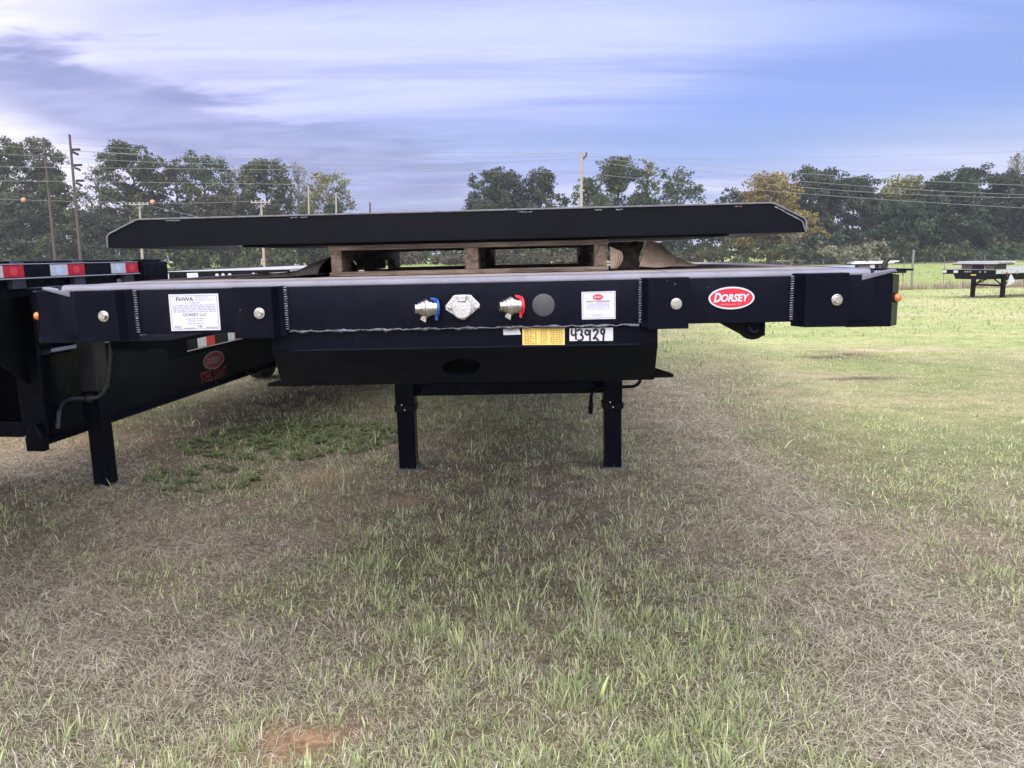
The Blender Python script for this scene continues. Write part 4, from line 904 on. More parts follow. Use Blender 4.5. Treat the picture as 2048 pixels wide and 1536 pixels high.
# lower deck
zl1_ = s2(395, 676)[1]; zl0_ = s2(395, 698)[1]
yl0 = s2(340, 690)[0]
box('lower_deck', matte, T2, -SX, .90, 3.4, 10.5, zl1_ - .03, zl1_ + .02, 0); box('lower_deck', matte, T2, .901, SX - .02, yl0, 10.5, zl1_ - .03, zl1_ + .02, 0)
box('lower_side_rail', matte, T2, SX - .019, SX - .008, yl0, 10.5, zl0_ - .03, zl1_ + .02, .002); box('lower_rub_rail', black, T2, SX - .0075, SX, yl0 + .2, 10.5, zl0_ + .004, zl1_, .001)
box('rub_rail_lip', silver, T2, SX - .0075, SX + .0012, yl0 + .2, 10.5, zl0_ - .002, zl0_ + .0035, .0005)
for a_, b_, m_ in ((395, 413, tape_w), (413, 430, tape_r), (457, 470, tape_w), (470, 482, tape_r)):
    ya, yb = s2(a_, 688)[0], s2(b_, 688)[0]; MB().add([(SX + .0015, ya, zl0_ + .006), (SX + .0015, yb, zl0_ + .006), (SX + .0015, yb, zl1_ - .002), (SX + .0015, ya, zl1_ - .002)], [(0, 1, 2, 3)]).build('reflective_tape', m_, T2)
for j in range(15):
    yv = 2.7 + j * .5; MB().prism([(BXI + .082, .88), (SX - .022, zl0_ - .06), (SX - .022, zl1_ - .032), (BXI + .082, zl1_ - .032)], yv, yv + .012).build('outrigger', black2, T2)
# printed lettering on the beam web
xw = BXI + .0095
def beam_text(s, m_, px0, px1, pyb0, pyt0, name='lettering', bold=.02):
    ya, z0_ = s2(px0, pyb0, xw); yb, _ = s2(px1, pyb0, xw); z1_ = s2(px0, pyt0, xw)[1]
    o_ = text_part(name, s, m_, T2, 0, yb - ya, 0, z1_ - z0_, 0, 0, bold); o_.rotation_euler = (0, 0, math.pi / 2); o_.location = (xw, ya, z0_); return o_
lt = beam_text('STEEL GIANT', red_d, 403, 456, 768, 745)
ya, za = s2(428, 720, xw); n_ = 32
og = MB().add([(xw + .0004, ya + .20 * math.cos(k * 6.2832 / n_), za + .085 * math.sin(k * 6.2832 / n_)) for k in range(n_)], [tuple(range(n_))]).build('logo_decal', mat('dull_white_print', (.22, .22, .25), .5), T2)
MB().add([(xw + .0008, ya + .185 * math.cos(k * 6.2832 / n_), za + .072 * math.sin(k * 6.2832 / n_)) for k in range(n_)], [tuple(range(n_))]).build('logo_red', red_d, og)
o_ = text_part('lettering', 'DORSEY', MATS['dull_white_print'], og, 0, .28, 0, .06, 0, .2, .02); o_.rotation_euler = (0, 0, math.pi / 2); o_.location = (xw + .0013, ya - .14, za - .03)
# chain hooks under the lower rail
for j in range(9):
    yv = s2(462, 720, xw)[0] + j * .33; MB().tube([(xw + .03, yv, .98), (xw + .03, yv, .86), (xw + .035, yv + .04, .84), (xw + .04, yv + .07, .88)], .009, 6).build('chain_hook', edgesteel, T2)
# landing leg and crank
lp = gnd(206, 975, .07); LX = float((lp - F2.T) @ F2.ax); LY = float((lp - F2.T) @ F2.ay) + .04
g0 = float(gz(lp[0], lp[1]) + bumps(lp[0], lp[1])); hw_ = .064
zc = F2.front(206, 832, LY)[1]
lg2 = box('landing_leg', mat('leg_grey_black', (.022, .021, .024), .4, noise=.3, nscale=10), T2, LX - hw_, LX + hw_, LY - hw_, LY + hw_, zc + .18, 1.42, .008)
box('gear_housing', black, lg2, LX - hw_ - .004, LX + hw_ + .004, LY - hw_ - .004, LY + hw_ + .004, zc - .01, zc + .1795, .008)
box('inner_tube', black, lg2, LX - hw_ + .008, LX + hw_ - .008, LY - hw_ + .008, LY + hw_ - .008, g0 + .0125, zc - .0105, .008)
box('foot', MATS['foot_steel'], lg2, LX - .10, LX + .10, LY - .10, LY + .10, g0 - .03, g0 + .012, .01)
def f2(px, py, yl): q = F2.front(px, py, yl); return (q[0], yl, q[1])
CY = LY - .16
ck = MB().tube([f2(*p, CY) for p in ((222, 676), (220, 720), (218, 755), (214, 772), (206, 786), (195, 795), (178, 797), (150, 797), (134, 800), (124, 809), (118, 822))], .011, 10).build('crank_handle', edgesteel, T2, smooth=True)
MB().tube([f2(*p, CY) for p in ((118, 822), (115, 856))], .014, 10).build('grip', mat('worn_grip', (.14, .15, .19), .4, noise=.3), ck, smooth=True)
MB().tube([f2(178, 797, CY), f2(180, 797, LY)], .03, 10).build('gear_shaft', black2, ck, smooth=True)
lg3 = box('landing_leg', black2, T2, -LX - hw_, -LX + hw_, LY - hw_, LY + hw_, .03, 1.42, .008)
for yv in (7.6, 8.9):
    for xx in (-1.1, 1.08):
        wp = F2.world(xx, yv, 0); g1 = float(gz(wp[0], wp[1])); w_ = MB().lathe([(.20, -.12), (.36, -.12), (.41, -.09), (.415, 0), (.41, .09), (.36, .12), (.20, .12)], (xx, yv, g1 + .415), (1, 0, 0), 26).build('wheel', tyrem, T2, smooth=True)
        MB().lathe([(.2, -.1), (.2, -.02), (.08, -.02), (.08, .1), (.0, .1)], (xx, yv, g1 + .415), (1 if xx > 0 else -1, 0, 0), 18).build('rim', steel, w_, smooth=True)
    MB().tube([(-1.1, yv, g1 + .415), (1.08, yv, g1 + .415)], .06, 10).build('axle', black2, T2, smooth=True)

# ------------------------------------------------------------------ far trailers
def far_trailer(x0, y0, yaw, dh, length, label, ly=2.6):
    f = Frame(x0, y0, yaw); g0 = float(gz(x0, y0)); f.T[2] = g0
    t_ = thing('parked_flatbed', label, 'trailer', (x0, y0, g0), f.rz, 'silver decked flatbed trailers parked far off')
    hw_ = 1.295
    box('deck', silver, t_, -hw_ + .03, hw_ - .03, .05, length, dh - .03, dh, 0)
    box('nose_beam', black2, t_, -hw_, hw_, 0, .06, dh - .20, dh - .005, .005)
    for xx in (-hw_, hw_ - .03): box('side_rail', silver, t_, xx, xx + .03, .07, length, dh - .17, dh + .005, 0)
    for j in range(int(length / .9)):
        MB().box(hw_ + .001, hw_ + .012, .4 + j * .9, .48 + j * .9, dh - .20, dh - .06).build('stake_pocket', steel, t_)
    for j in range(int(length / 1.3)): MB().tube([(hw_ + .02, .7 + j * 1.3, dh - .10), (hw_ + .04, .74 + j * 1.3, dh - .34)], .018, 5).build('strap_tail', red_d, t_)
    for a_, b_ in ((-1.29, -1.08), (-.72, -.50)): MB().add([(a_, -.002, dh - .15), (b_, -.002, dh - .15), (b_, -.002, dh - .035), (a_, -.002, dh - .035)], [(0, 1, 2, 3)]).build('white_tape', tape_w, t_)
    for a_ in (-.12, .0, .13, .6, .85): MB().lathe([(.035, 0), (.035, .012), (.01, .014)], (a_, 0, dh - .09), (0, -1, 0), 10).build('coupling', alum, t_)
    MB().prism([(-.62, dh - .42), (.62, dh - .42), (.75, dh - .161), (-.75, dh - .161)], .02, 1.5).build('apron', black2, t_)
    box('print_plate', yellow_v, t_, .15, .40, .012, .0185, dh - .25, dh - .18, 0)
    for sx in (-.5, .5): box('main_beam', black2, t_, sx - .05, sx + .05, 1.52, length, dh - .50, dh - .035, 0)
    for sx in (-.73, .73):
        w = f.world(sx, ly, 0); gl = float(gz(w[0], w[1])) - g0
        lgx = box('landing_leg', black2, t_, sx - .075, sx + .075, ly - .07, ly + .07, gl + .02, dh - .17, 0); box('foot', black2, lgx, sx - .12, sx + .12, ly - .12, ly + .12, gl - .02, gl + .0195, 0)
        MB().tube([(sx * .92, ly, .55), (sx * .35, ly, dh - .42)], .03, 5).build('brace', black2, t_); MB().tube([(sx * .92, ly, .55), (sx * .85, ly + .9, dh - .42)], .03, 5).build('brace', black2, t_)
    box('cross_brace', black2, t_, -.64, .64, ly - .03, ly + .03, .50, .58, 0)
    for yv in (length - 3.2, length - 1.8):
        for sx in (-1.08, 1.08):
            w = f.world(sx, yv, 0); gl = float(gz(w[0], w[1])) - g0; w_ = MB().lathe([(.28, -.14), (.44, -.14), (.49, -.08), (.50, 0), (.49, .08), (.44, .14), (.28, .14)], (sx, yv, gl + .5), (1, 0, 0), 20).build('wheel', tyrem, t_, smooth=True)
            MB().lathe([(.27, -.1), (.27, 0), (.1, 0), (.1, .1)], (sx, yv, gl + .5), (1 if sx > 0 else -1, 0, 0), 14).build('rim', alum, w_)
    box('tool_box', black2, t_, 1.0, 1.25, 4.4, 5.2, dh - .75, dh - .20, .01)
    return t_, f
pa = at(1886, 545, 36.5)
ta, fa = far_trailer(20.38, 34.52, 69.7, 1.265, 11.0, 'silver decked flatbed with black landing legs parked at the far right', 1.3)
pn = fa.world(1.33, .9, 1.265 - .2)
fl = MB().add([(0, 0, 0), (.04, .02, -.02), (.20, .05, -.30), (.06, .04, -.42), (-.12, .0, -.50), (-.07, .0, -.24)], [(0, 1, 2, 3, 4, 5)]).build('white_flag', white_v); fl.location = tuple(pn); fl.rotation_euler = (0, 0, fa.rz)
fl.modifiers.new('s', 'SOLIDIFY').thickness = .01; tag(fl, 'small white cloth flag hanging from the far right flatbed', 'flag')
def ramp_stack(f, dh, x0, x1, y0, label):
    w = f.world((x0 + x1) / 2, y0, dh); o_ = thing('ramp_section', label, 'ramp', tuple(w), f.rz)
    h = (x1 - x0) / 2; box('bearer', palletm, o_, -h + .4, -h + .9, .1, .9, .001, .20, 0); box('bearer', palletm, o_, h - .7, h - .3, .1, .9, .001, .20, 0)
    box('cross_bar', black2, o_, -h, h, .0, 1.0, .2005, .235, 0); box('top_plate', silver, o_, -h + .05, h - .05, -.02, 1.02, .2355, .30, .01)
    for q in (-h + .2, -h + .8, h - .9, h - .35): box('cleat', silver, o_, q, q + .5, .05, .9, .3005, .355, .015)
ramp_stack(fa, 1.265, -1.10, 1.15, .35, 'silver ramp section stacked on the far right flatbed')
tb, fb = far_trailer(17.0, 36.0, 12, 1.38, 9.0, 'silver decked flatbed half hidden behind the right nose corner')
ramp_stack(fb, 1.38, -1.0, 1.0, .7, 'silver ramp section stacked on the flatbed behind the right corner')
pc = at(337, 546, 15.0)
tcx, fc = far_trailer(pc[0] + 1.05, 15.0, 4, float(at(400, 542, 15.0)[2] - gz(pc[0] + 1.0, 15.0)), 8.0, 'silver decked flatbed behind the left end of the near deck')

# ------------------------------------------------------------------ chain link fence
galv = mat('galvanised', (.26, .27, .27), .45, metal=.6, noise=.2)
FY = 50.5
FE = thing('chain_link_fence', 'chain link fence with angled barbed wire arms along the far edge of the field', 'fence', (0, FY, 0))
xs_f = np.arange(-32, 44, 2.62)
wire = MB()
for i_, xx in enumerate(xs_f):
    g0 = float(gz(xx, FY)); 
    if abs(xx - 25.5) < 1.4: pass
    ps = MB().tube([(xx, 0, g0 - .1), (xx, 0, g0 + 1.72)], .026, 6).build('post', galv, FE); MB().tube([(xx, 0, g0 + 1.72), (xx - .14, -.12, g0 + 2.08)], .03, 5).build('barb_arm', galv, ps)
for i_, xx in enumerate(xs_f[:-1]):
    a_, b_ = float(gz(xx, FY)), float(gz(xs_f[i_ + 1], FY)); m = MB(); st = .155; L_ = xs_f[i_ + 1] - xx; H_ = 1.68
    for s_ in np.arange(-H_, L_, st):
        for dr in (1, -1):
            u0, u1 = max(s_, 0), min(s_ + H_, L_)
            if u1 <= u0: continue
            z0_, z1_ = u0 - s_, u1 - s_
            if dr < 0: z0_, z1_ = H_ - z0_, H_ - z1_
            za, zb = a_ + (b_ - a_) * u0 / L_ + z0_ + .03, a_ + (b_ - a_) * u1 / L_ + z1_ + .03; w_ = .003
            m.add([(xx + u0, 0, za - w_), (xx + u1, 0, zb - w_), (xx + u1, 0, zb + w_), (xx + u0, 0, za + w_)], [(0, 1, 2, 3)])
    m.build('mesh_panel', galv, FE)
    MB().tube([(xx, 0, a_ + 1.72), (xs_f[i_ + 1], 0, b_ + 1.72)], .009, 4).build('top_rail', galv, FE)
    for q in (.33, .66, 1.0): MB().tube([(xx - .14 * q, -.12 * q, a_ + 1.72 + .36 * q), (xs_f[i_ + 1] - .14 * q, -.12 * q, b_ + 1.72 + .36 * q)], .0018, 3).build('barbed_wire', galv, FE)
gp = at(1825, 540, 49.5); g0 = float(gz(gp[0], 49.5)); h_ = float(at(1826, 503, 49.5)[2])
gt = thing('gate_post', 'tall galvanised gate post beside the right nose corner', 'post', (gp[0], 49.5, g0)); MB().tube([(0, 0, -.2), (0, 0, h_ - g0)], .07, 10).build('pipe', galv, gt, smooth=True); MB().lathe([(.085, 0), (.085, .05), (.02, .09)], (0, 0, h_ - g0), (0, 0, 1), 10).build('cap', galv, gt)
# dry weeds along the fence foot
def strip_blades(name, n_, x0, x1, y0, y1, hmin, hmax, cols, label, wmul=1.0):
    x = rng.uniform(x0, x1, n_); y = rng.uniform(y0, y1, n_); c = pick(n_, cols, [1] * len(cols)) * rng.uniform(.95, 1.6, n_)[:, None]
    hh_ = rng.uniform(hmin, hmax, n_) * (.4 + 1.1 * fbm(x * .9, y * .9, 3))
    blades(name, x, y, gz(x, y) - .02, hh_, rng.uniform(.02, .045, n_) * wmul, np.abs(rng.normal(.2, .2, n_)), rng.uniform(0, 6.28, n_), c, label, 'weeds')
strip_blades('dry_weeds', 7000, -30, 44, FY - 1.6, FY + .5, .25, .75, [(.27, .20, .19), (.33, .25, .23), (.22, .17, .17), (.30, .26, .17)], 'strip of dry purplish weeds along the fence foot')
strip_blades('bank_grass', 15000, -70, 80, 54, 101, .07, .20, [(.24, .30, .115), (.28, .31, .14), (.21, .275, .10), (.32, .32, .17)], 'pale green rough grass on the bank before the wood', 2.0)
strip_blades('field_grass', 20000, -22, 36, 16, 50, .05, .12, [(.26, .32, .14), (.31, .34, .17), (.23, .30, .12), (.35, .35, .20)], 'pale mown grass of the open field behind the trailers', 1.0)

# ------------------------------------------------------------------ poles, wires, marker balls
def pole(px0, py0, px1, py1, Yd, r_, m_, label, arms=()):
    a_, b_ = at(px0, py0, Yd), at(px1, py1, Yd); g0 = float(gz(b_[0], Yd)); fr = (a_[2] - g0) / max(a_[2] - b_[2], .1); bx_ = a_[0] + (b_[0] - a_[0]) * fr
    o_ = thing('utility_pole', label, 'pole', (bx_, Yd, g0)); top = (a_[0] - bx_, 0, a_[2] - g0)
    MB().tube([(-(top[0]) * .02, 0, -.3), (top[0] * .5, 0, top[2] * .5), top], [r_ * 1.25, r_ * 1.1, r_ * .85], 10).build('shaft', m_, o_, smooth=True)
    return o_, np.array([a_[0], Yd, a_[2]]), np.array([bx_, Yd, g0])
def insul(o_, base, px, py, Yd, L_, slope, r_=.11):
    p = at(px, py, Yd) - base; n_ = 7; m = MB()
    for j in range(n_): m.lathe([(.04, 0), (r_, .02), (r_, .07), (.04, .09)], (p[0] + L_ * j / n_, -.25, p[2] + slope * j / n_), (1, 0, slope / max(abs(L_), .1)), 8)
    m.build('insulator_string', rubber, o_)
oA, tA, bA = pole(87, 275, 110, 515, 74, .115, polew, 'dark wooden pole, left of the two tall leaning poles')
oB, tB, bB = pole(139, 269, 161, 515, 72, .115, polew, 'reddish wooden pole, right of the two tall leaning poles')
for py, px in ((305, 88), (332, 92), (366, 95)):
    insul(oA, bA, px - 18, py + 1, 74, .75, .06); insul(oA, bA, px + 4, py + 2, 74, .55, -.25)
for py, px in ((300, 147), (331, 151), (362, 155)):
    insul(oB, bB, px, py, 72, .75, 0); insul(oB, bB, px, py + 4, 72, .55, -.28)
oC, tC, bC = pole(1163.5, 304, 1161, 525, 76, .155, polel, 'pale wooden pole standing in front of the middle trees')
MB().tube([(-.0 + tC[0] - bC[0] + .1, -.05, tC[2] - bC[2] - .65), (tC[0] - bC[0] + .42, -.05, tC[2] - bC[2] - .35), (tC[0] - bC[0] + .44, -.05, tC[2] - bC[2] - .05)], .09, 6).build('bracket', polew, oC)
for px, pyt, lab in ((281, 404, 'short pale pole with cross arm above the left end of the beam'), (524, 400, 'short pale pole with cross arm rising over the beam left of the gap')):
    oD, tD, bD = pole(px - 2, pyt, px + 4, 522, 84, .125, polel, lab); q = tD - bD
    MB().box(q[0] - 1.05, q[0] + 1.05, -.25, -.15, q[2] - .32, q[2] - .20).build('cross_arm', polel, oD)
    for u_ in (-.95, -.5, .45, .95): MB().lathe([(.03, 0), (.06, .04), (.05, .12), (.02, .14)], (q[0] + u_, -.2, q[2] - .20), (0, 0, 1), 8).build('insulator', white_v, oD)
    for u_ in (-.5, .5): MB().tube([(q[0] + u_, -.16, q[2] - .3), (q[0], -.16, q[2] - .85)], .03, 4).build('arm_brace', polel, oD)
for px, pyt, lab in ((618, 372, 'slim pale pole among the thin trees left of the gap'), (673, 385, 'slim pale pole at the end of the left trees')): pole(px - 1, pyt, px + 1, 520, 90, .10, polel, lab)
pole(740, 405, 741, 500, 96, .11, polew, 'thin dark pole rising over the beam in the open gap')
wirem = mat('wire_metal', (.22, .22, .26), .5, metal=.3)
def wire_(p, Ys, label, r_=.015):
    a_, m_, b_ = [at(*q, Yv) for q, Yv in zip(p, Ys)]
    # parabola through the three surveyed points
    tm = (m_[0] - a_[0]) / (b_[0] - a_[0]); pts = []
    for j in range(25):
        t_ = j / 24; P_ = a_ + (b_ - a_) * t_; lin = a_ + (b_ - a_) * tm; sag = (m_[2] - lin[2]) / max(tm * (1 - tm), .05); P_ = P_ + np.array([0, 0, sag * t_ * (1 - t_)]); pts.append(P_)
    org = pts[0].copy(); o_ = MB().tube([tuple(q - org) for q in pts], r_, 4).build('power_line', wirem); o_.location = tuple(org)
    return tag(o_, label, 'wire', 'overhead power lines')
WL = [(((-60, 268), (420, 305), (1163, 304)), (74, 74, 76), 'topmost wire sagging left from the tip of the pale middle pole'),
      (((-60, 287), (520, 318), (1163, 309)), (74, 75, 76), 'second wire from the top running left to the pale middle pole'),
      (((-60, 303), (520, 330), (1163, 317)), (74, 75, 76), 'third wire from the top running left to the pale middle pole'),
      (((-60, 333), (420, 336), (1163, 345)), (70, 71, 75), 'wire at mid height crossing both leaning poles towards the middle pole'),
      (((-60, 361), (460, 361), (945, 374)), (70, 72, 80), 'wire running level across the left trees into the gap'),
      (((-60, 396), (47, 400), (281, 405)), (84, 84, 84), 'low wire carrying the left orange ball'),
      (((281, 405), (400, 406), (524, 401)), (84, 84, 84), 'low wire between the two short cross arm poles'),
      (((281, 407), (420, 440), (560, 476)), (84, 84, 84), 'low wire slanting down behind the beam from the left cross arm pole'),
      (((139, 275), (360, 288), (1163, 306)), (72, 73, 76), 'wire from the tip of the right leaning pole to the middle pole'),
      (((150, 301), (400, 312), (940, 340)), (72, 74, 84), 'wire from the upper insulator of the right leaning pole'),
      (((1163, 304), (1560, 345), (2130, 373)), (76, 70, 62), 'topmost wire running right from the pale middle pole'),
      (((1163, 309), (1560, 360), (2130, 392)), (76, 70, 62), 'second wire running right from the pale middle pole'),
      (((1163, 317), (1560, 372), (2130, 396)), (76, 70, 62), 'third wire running right from the pale middle pole'),
      (((1163, 345), (1620, 392), (2130, 420)), (76, 70, 62), 'lowest wire running right across the dark trees'),
      (((1300, 319), (1640, 314), (2130, 299)), (110, 105, 100), 'faint wire high on the right that climbs to the right edge'),
      (((1640, 343), (1850, 336), (2130, 326)), (115, 108, 104), 'faint wire just above the right trees')]
for p, Ys, lab in WL: wire_(p, Ys, lab)
ballm = mat('orange_ball', (.62, .27, .20), .5, noise=.15)
for px, py, lab in ((47, 400, 'orange marker ball on the wire at the far left'), (305, 404, 'orange marker ball beside the left cross arm')):
    c_ = at(px, py, 83.9); o_ = MB().lathe([(.25 * math.sin(a_), -.25 * math.cos(a_)) for a_ in np.linspace(.02, math.pi - .02, 12)], (0, 0, 0), (0, 0, 1), 16).build('marker_ball', ballm, smooth=True); o_.location = tuple(c_); tag(o_, lab, 'marker ball', 'orange marker balls on the power line')

# ------------------------------------------------------------------ trees
leafm = leaf_mat('tree_leaves', .25, .7)
barkd = mat('bark_dark', (.055, .045, .04), .9, noise=.4, nscale=6, bump=.5)
barkp = mat('bark_pale', (.20, .185, .175), .9, noise=.35, nscale=6, bump=.4)
def leaf_cloud(C, Rr, per, size, cols, w, flat=.75):
    """diamond leaves scattered on and in clumps with centres C and radii Rr"""
    P = []; K = []
    for c_, r_ in zip(C, Rr):
        tone = rng.uniform(.78, 1.2)
        for q in range(rng.integers(5, 9)):          # ragged sub-clumps round every clump
            v0 = rng.normal(size=3); v0 /= np.linalg.norm(v0); rs = r_ * rng.uniform(.28, .62); sc_ = c_ + v0 * r_ * rng.uniform(.25, .95) * np.array([1, 1, flat])
            n_ = max(4, int(per * rs * rs * .62)); v = rng.normal(size=(n_, 3)); v /= np.linalg.norm(v, axis=1)[:, None]
            P.append(sc_ + v * (rs * rng.random(n_)[:, None] ** .5) * np.array([1.1, 1.1, .7])); K.append(np.full(n_, tone * rng.uniform(.8, 1.22)))
    P = np.concatenate(P); K = np.concatenate(K); n_ = len(P)
    a_ = rng.normal(size=(n_, 3)); a_ /= np.linalg.norm(a_, axis=1)[:, None]; b_ = np.cross(a_, rng.normal(size=(n_, 3))); b_ /= np.linalg.norm(b_, axis=1)[:, None]
    s_ = (size * rng.uniform(.55, 1.3, n_))[:, None]
    V_ = np.stack([P - a_ * s_ * .6, P + b_ * s_ * .36, P + a_ * s_ * .6, P - b_ * s_ * .36], 1)
    c_ = pick(n_, cols, w) * np.array([.98, 1.04, .94]) * (K * rng.uniform(.75, 1.25, n_))[:, None]
    return V_.reshape(-1, 3), np.repeat(c_, 4, 0), np.arange(4 * n_).reshape(n_, 4)
PAL = dict(
    dark=([(.042, .056, .038), (.056, .070, .045), (.070, .084, .050), (.034, .046, .038)], [3, 3, 2, 2]),
    mid=([(.055, .080, .035), (.075, .100, .040), (.040, .060, .030), (.10, .115, .055)], [3, 3, 2, 1.5]),
    olive=([(.085, .090, .040), (.060, .075, .035), (.115, .110, .05), (.045, .055, .032)], [3, 3, 1.5, 2]),
    brown=([(.085, .070, .050), (.065, .060, .042), (.10, .085, .060), (.05, .055, .038)], [3, 3, 2, 2]),
    gold=([(.26, .185, .055), (.20, .15, .055), (.32, .24, .08), (.13, .11, .05)], [3, 3, 1.5, 2]),
    yellow=([(.19, .19, .075), (.14, .15, .06), (.24, .22, .10), (.09, .105, .05)], [3, 3, 2, 2]),
    pine=([(.038, .060, .038), (.052, .078, .046), (.030, .048, .036), (.070, .094, .054)], [3, 3, 2, 1.2]),
    pale=([(.20, .19, .16), (.26, .24, .20), (.14, .14, .11), (.17, .18, .11)], [2, 2, 2, 2]))
def limb(m, p0, p1, r0, r1, n_=5):
    p0, p1 = np.array(p0), np.array(p1); mid = (p0 + p1) / 2 + rng.normal(size=3) * np.linalg.norm(p1 - p0) * .07; m.tube([tuple(p0), tuple(mid), tuple(p1)], [r0, (r0 + r1) / 2, r1], n_)
def tree(px0, px1, pyt, Yd, pal, label, dens=1.0, crown_lo=.30, leaf=.27, pale=False, clumps=34, shape='round', name='tree', group='trees along the edge of the wood'):
    pxc = (px0 + px1) / 2; top = at(pxc, pyt, Yd); g0 = float(gz(top[0], Yd)); H = top[2] - g0; W = (px1 - px0) / FPX * Yd / 2 * 1.2
    o_ = thing(name, label, 'tree', (top[0], Yd, g0), 0, group); m = MB(); tr_ = .016 * H + .05
    fork = H * (crown_lo + .12); lx = rng.normal() * .02 * H
    m.tube([(0, 0, -.3), (lx * .4, 0, fork * .5), (lx, 0, fork), (lx * 1.5, 0, H * .82)], [tr_ * 1.3, tr_, tr_ * .8, tr_ * .2], 7)
    C = []; Rr = []
    for j in range(clumps):
        f = (j + rng.random()) / clumps; z = H * (crown_lo + (1 - crown_lo) * (.06 + .90 * f))
        if shape == 'round': wr = math.sin(math.pi * min(.97, .26 + .66 * f)) ** .5
        elif shape == 'cone': wr = max(.16, 1.02 - f)
        else: wr = .55 + .45 * math.sin(math.pi * f * .9)
        a_ = 2.4 * j + rng.uniform(-.5, .5); q = rng.random() ** .45; r_ = min(W * rng.uniform(.24, .42), 1.9)
        C.append(np.array([lx + math.cos(a_) * max(W * wr * q - r_ * .4, 0), math.sin(a_) * max(W * wr * q - r_ * .4, 0) * .9, min(z, H - r_ * .55)])); Rr.append(r_)
    for c_ in C[::2] if dens > .5 else C:
        s0 = np.array([lx, 0, min(max(H * .22, c_[2] - np.hypot(c_[0], c_[1]) * .9 - .4), H * .8)]); limb(m, s0, c_, tr_ * .38, tr_ * .10, 4)
        if dens < .55:
            for q in range(7): limb(m, c_ + rng.normal(size=3) * .1, c_ + rng.normal(size=3) * W * .26 + np.array([0, 0, W * .10]), tr_ * .10, .012, 3)
    m.build('trunk', barkp if pale else barkd, o_)
    V_, c_, Q_ = leaf_cloud(C, Rr, 188 * dens, leaf, *PAL[pal]); mesh_np('crown', V_, None, leafm, c_, o_, quads=Q_)
    return o_
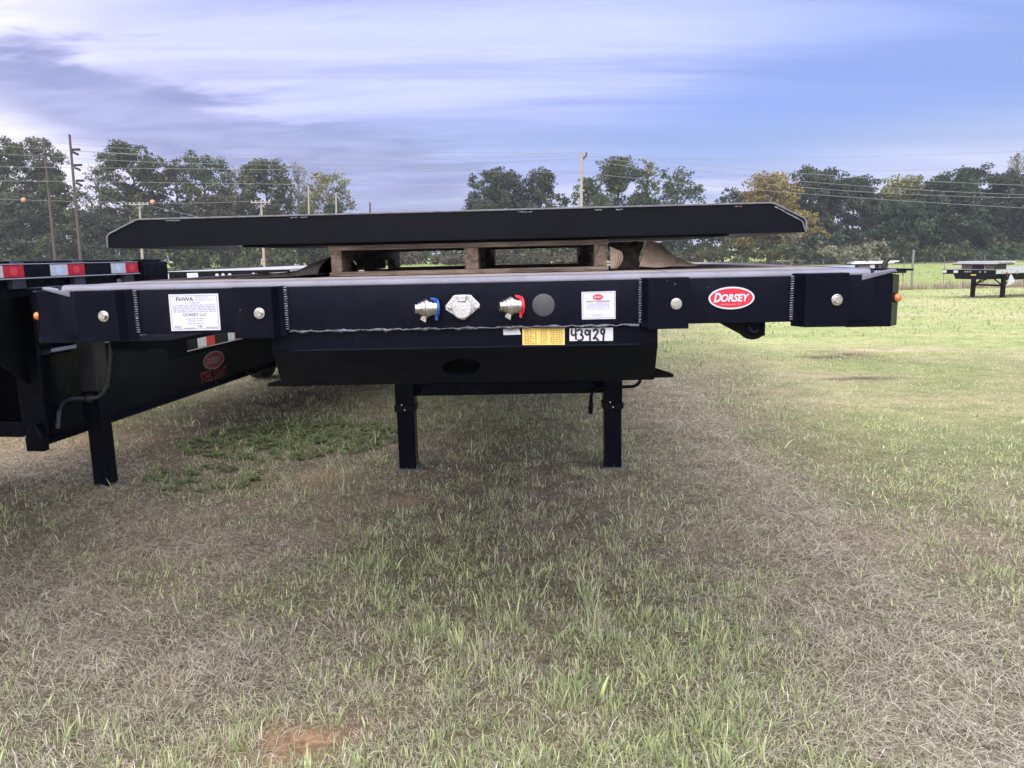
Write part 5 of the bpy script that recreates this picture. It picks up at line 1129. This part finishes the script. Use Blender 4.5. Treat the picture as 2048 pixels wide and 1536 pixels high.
TL = [  # px0 px1 top depth palette label kwargs
    (-60, 62, 281, 96, 'olive', 'tall leafy tree at the left picture edge behind the left ball', {}),
    (28, 132, 277, 98, 'olive', 'tall open crowned tree behind the left leaning pole', dict(dens=.85)),
    (-40, 70, 395, 90, 'dark', 'low dark bushy tree under the left orange ball', dict(crown_lo=.02)),
    (60, 165, 352, 93, 'mid', 'middling green tree between the two leaning poles', dict(crown_lo=.05)),
    (155, 225, 328, 100, 'pale', 'nearly bare pale tree right of the leaning poles', dict(dens=.22, pale=True, crown_lo=.2)),
    (192, 312, 287, 97, 'olive', 'tallest dense tree left of the beam end', dict(clumps=44)),
    (110, 250, 425, 88, 'dark', 'low dark tree at the foot of the right leaning pole', dict(crown_lo=.02)),
    (300, 385, 318, 101, 'brown', 'brownish green tree right of the tallest left tree', dict(dens=.9)),
    (345, 447, 306, 98, 'mid', 'broad green tree with thin top above the beam left half', dict(dens=.85)),
    (240, 345, 420, 90, 'mid', 'low green tree around the left cross arm pole', dict(crown_lo=.02)),
    (430, 490, 333, 104, 'pale', 'thin pale tree between two dense ones left of the middle', dict(dens=.28, pale=True)),
    (470, 575, 318, 97, 'olive', 'dense dark round tree behind the right cross arm pole', dict(clumps=42)),
    (380, 500, 385, 92, 'brown', 'brown green lower tree before the thin pale tree', dict(crown_lo=.05)),
    (560, 618, 326, 103, 'pale', 'bare grey tree right of the dense round one', dict(dens=.22, pale=True)),
    (596, 690, 344, 97, 'yellow', 'airy yellow green tree at the end of the left wood', dict(dens=.5, pale=True)),
    (560, 660, 420, 92, 'mid', 'low green tree below the airy yellow green one', dict(crown_lo=.02)),
    (640, 705, 405, 94, 'dark', 'small dark tree closing the left wood at the gap', dict(crown_lo=.05, dens=.8)),
    (938, 1060, 336, 97, 'dark', 'broad round dark oak left of the pale middle pole', dict(clumps=44, crown_lo=.28)),
    (1030, 1130, 344, 99, 'dark', 'round dark tree joined to the oak by the middle pole', dict(clumps=40, crown_lo=.25)),
    (1135, 1215, 352, 100, 'mid', 'open green tree directly right of the pale middle pole', dict(dens=.7, crown_lo=.2)),
    (1170, 1292, 314, 97, 'mid', 'tall airy green tree right of the pale middle pole', dict(dens=.8, clumps=40, crown_lo=.22)),
    (1272, 1328, 314, 98, 'yellow', 'slim yellowish tree between the two airy middle trees', dict(dens=.6, shape='col', crown_lo=.25)),
    (1310, 1408, 341, 97, 'mid', 'open branched tree at the right end of the middle trees', dict(dens=.55, crown_lo=.25)),
    (1425, 1470, 392, 108, 'dark', 'tiny dark treetop in the gap before the golden tree', dict(dens=.7)),
    (1450, 1510, 378, 104, 'dark', 'dark tree peeping out left of the golden tree', dict()),
    (1484, 1600, 344, 95, 'gold', 'golden autumn tree behind the slanted right end of the beam', dict(clumps=46, crown_lo=.12)),
    (1545, 1645, 420, 93, 'gold', 'lower golden tree just right of the beam end', dict(crown_lo=.10, dens=.9)),
    (1562, 1690, 338, 100, 'dark', 'large dark round tree right of the golden one', dict(clumps=44, crown_lo=.15)),
    (1640, 1760, 352, 98, 'dark', 'broad dark tree in the middle of the right wood', dict(clumps=44, crown_lo=.1)),
    (1735, 1812, 376, 104, 'mid', 'lower green tree in the dip of the right wood', dict(crown_lo=.1)),
    (1775, 1865, 352, 97, 'yellow', 'yellow topped tree at the left of the pines', dict(clumps=36, crown_lo=.5, dens=.7)),
    (1740, 1860, 400, 93, 'pine', 'bright green pine behind the right nose corner', dict(crown_lo=.06, clumps=46)),
    (1830, 1960, 350, 95, 'pine', 'tall pine right of the yellow topped tree', dict(crown_lo=.08, clumps=48)),
    (1890, 2010, 334, 97, 'dark', 'tallest dark tree of the right wood', dict(clumps=44, crown_lo=.1)),
    (1980, 2120, 340, 96, 'dark', 'dark tree at the right picture edge', dict(clumps=44, crown_lo=.1)),
    (2005, 2065, 305, 103, 'pale', 'bare pale treetop rising at the right picture edge', dict(dens=.25, pale=True)),
    (2100, 2260, 350, 97, 'olive', 'olive tree beyond the right picture edge', dict(clumps=40, crown_lo=.1)),
    (-200, -50, 300, 97, 'olive', 'olive tree beyond the left picture edge', dict(clumps=40, crown_lo=.1)),
]
for q in TL: tree(q[0], q[1], q[2], q[3], q[4], q[5], **q[6])
# shrubs and undergrowth that close the foot of the wood: one mass
def thicket(name, label, segs, per=62, leaf=.36):
    Vs, Cs, Qs = [], [], []; o_ = 0
    for px0, px1, pyt, Yd, pal, n_ in segs:
        C = []; Rr = []
        for j in range(n_):
            px = rng.uniform(px0, px1); p = at(px, 500, Yd + rng.uniform(-2.5, 2.5)); g0 = float(gz(p[0], p[1])); tz = at(px, pyt, Yd)[2] - g0; r_ = rng.uniform(.55, 1.25)
            C.append(np.array([p[0], p[1], g0 + max(r_ * .5, rng.random() ** .8 * (tz - r_ * .6) * (.55 + .8 * float(vn(px * .031, 3.3))))])); Rr.append(r_)
        V_, c_, Q_ = leaf_cloud(C, Rr, per, leaf, *PAL[pal]); Vs.append(V_); Cs.append(c_); Qs.append(Q_ + o_); o_ += len(V_)
    return tag(mesh_np(name, np.concatenate(Vs), None, leafm, np.concatenate(Cs), quads=np.concatenate(Qs)), label, 'undergrowth', kind='stuff')
thicket('undergrowth', 'dense shrubs and undergrowth closing the foot of the wood', [
    (-260, 700, 395, 106, 'dark', 620), (-260, 700, 440, 99, 'mid', 260), (-100, 700, 468, 90, 'mid', 190), (-100, 700, 480, 88, 'olive', 130),
    (690, 960, 486, 104, 'mid', 110), (690, 960, 500, 96, 'brown', 70), (930, 1440, 430, 106, 'dark', 330), (930, 1440, 478, 96, 'mid', 190), (930, 1440, 492, 92, 'brown', 90),
    (1400, 2300, 395, 107, 'dark', 700), (1430, 2300, 450, 100, 'brown', 260), (1580, 1680, 455, 92, 'pine', 60), (1440, 2300, 478, 91, 'olive', 170), (1640, 1780, 480, 90, 'pale', 50), (1780, 2300, 488, 90, 'pine', 110)])
# pale twiggy bush
tree(1566, 1606, 455, 90, 'pale', 'bare whitish twiggy bush right of the beam end', dens=.25, pale=True, crown_lo=.1, clumps=26, name='bare_bush', leaf=.2)
# ------------------------------------------------------------------ thin evening haze
hm = bpy.data.materials.new('haze_air'); hm.use_nodes = True; t = hm.node_tree; t.nodes.remove(t.nodes['Principled BSDF'])
pv = N(t, 'ShaderNodeVolumePrincipled'); pv.inputs['Color'].default_value = (.82, .86, .98, 1); pv.inputs['Density'].default_value = .0007; pv.inputs['Anisotropy'].default_value = .2
t.links.new(pv.outputs[0], t.nodes['Material Output'].inputs['Volume'])
hzb = MB().box(-760, 760, -260, 960, -3.0, 24.0).build('haze', hm); tag(hzb, 'thin blue evening haze in the air over the field', 'haze', kind='stuff')
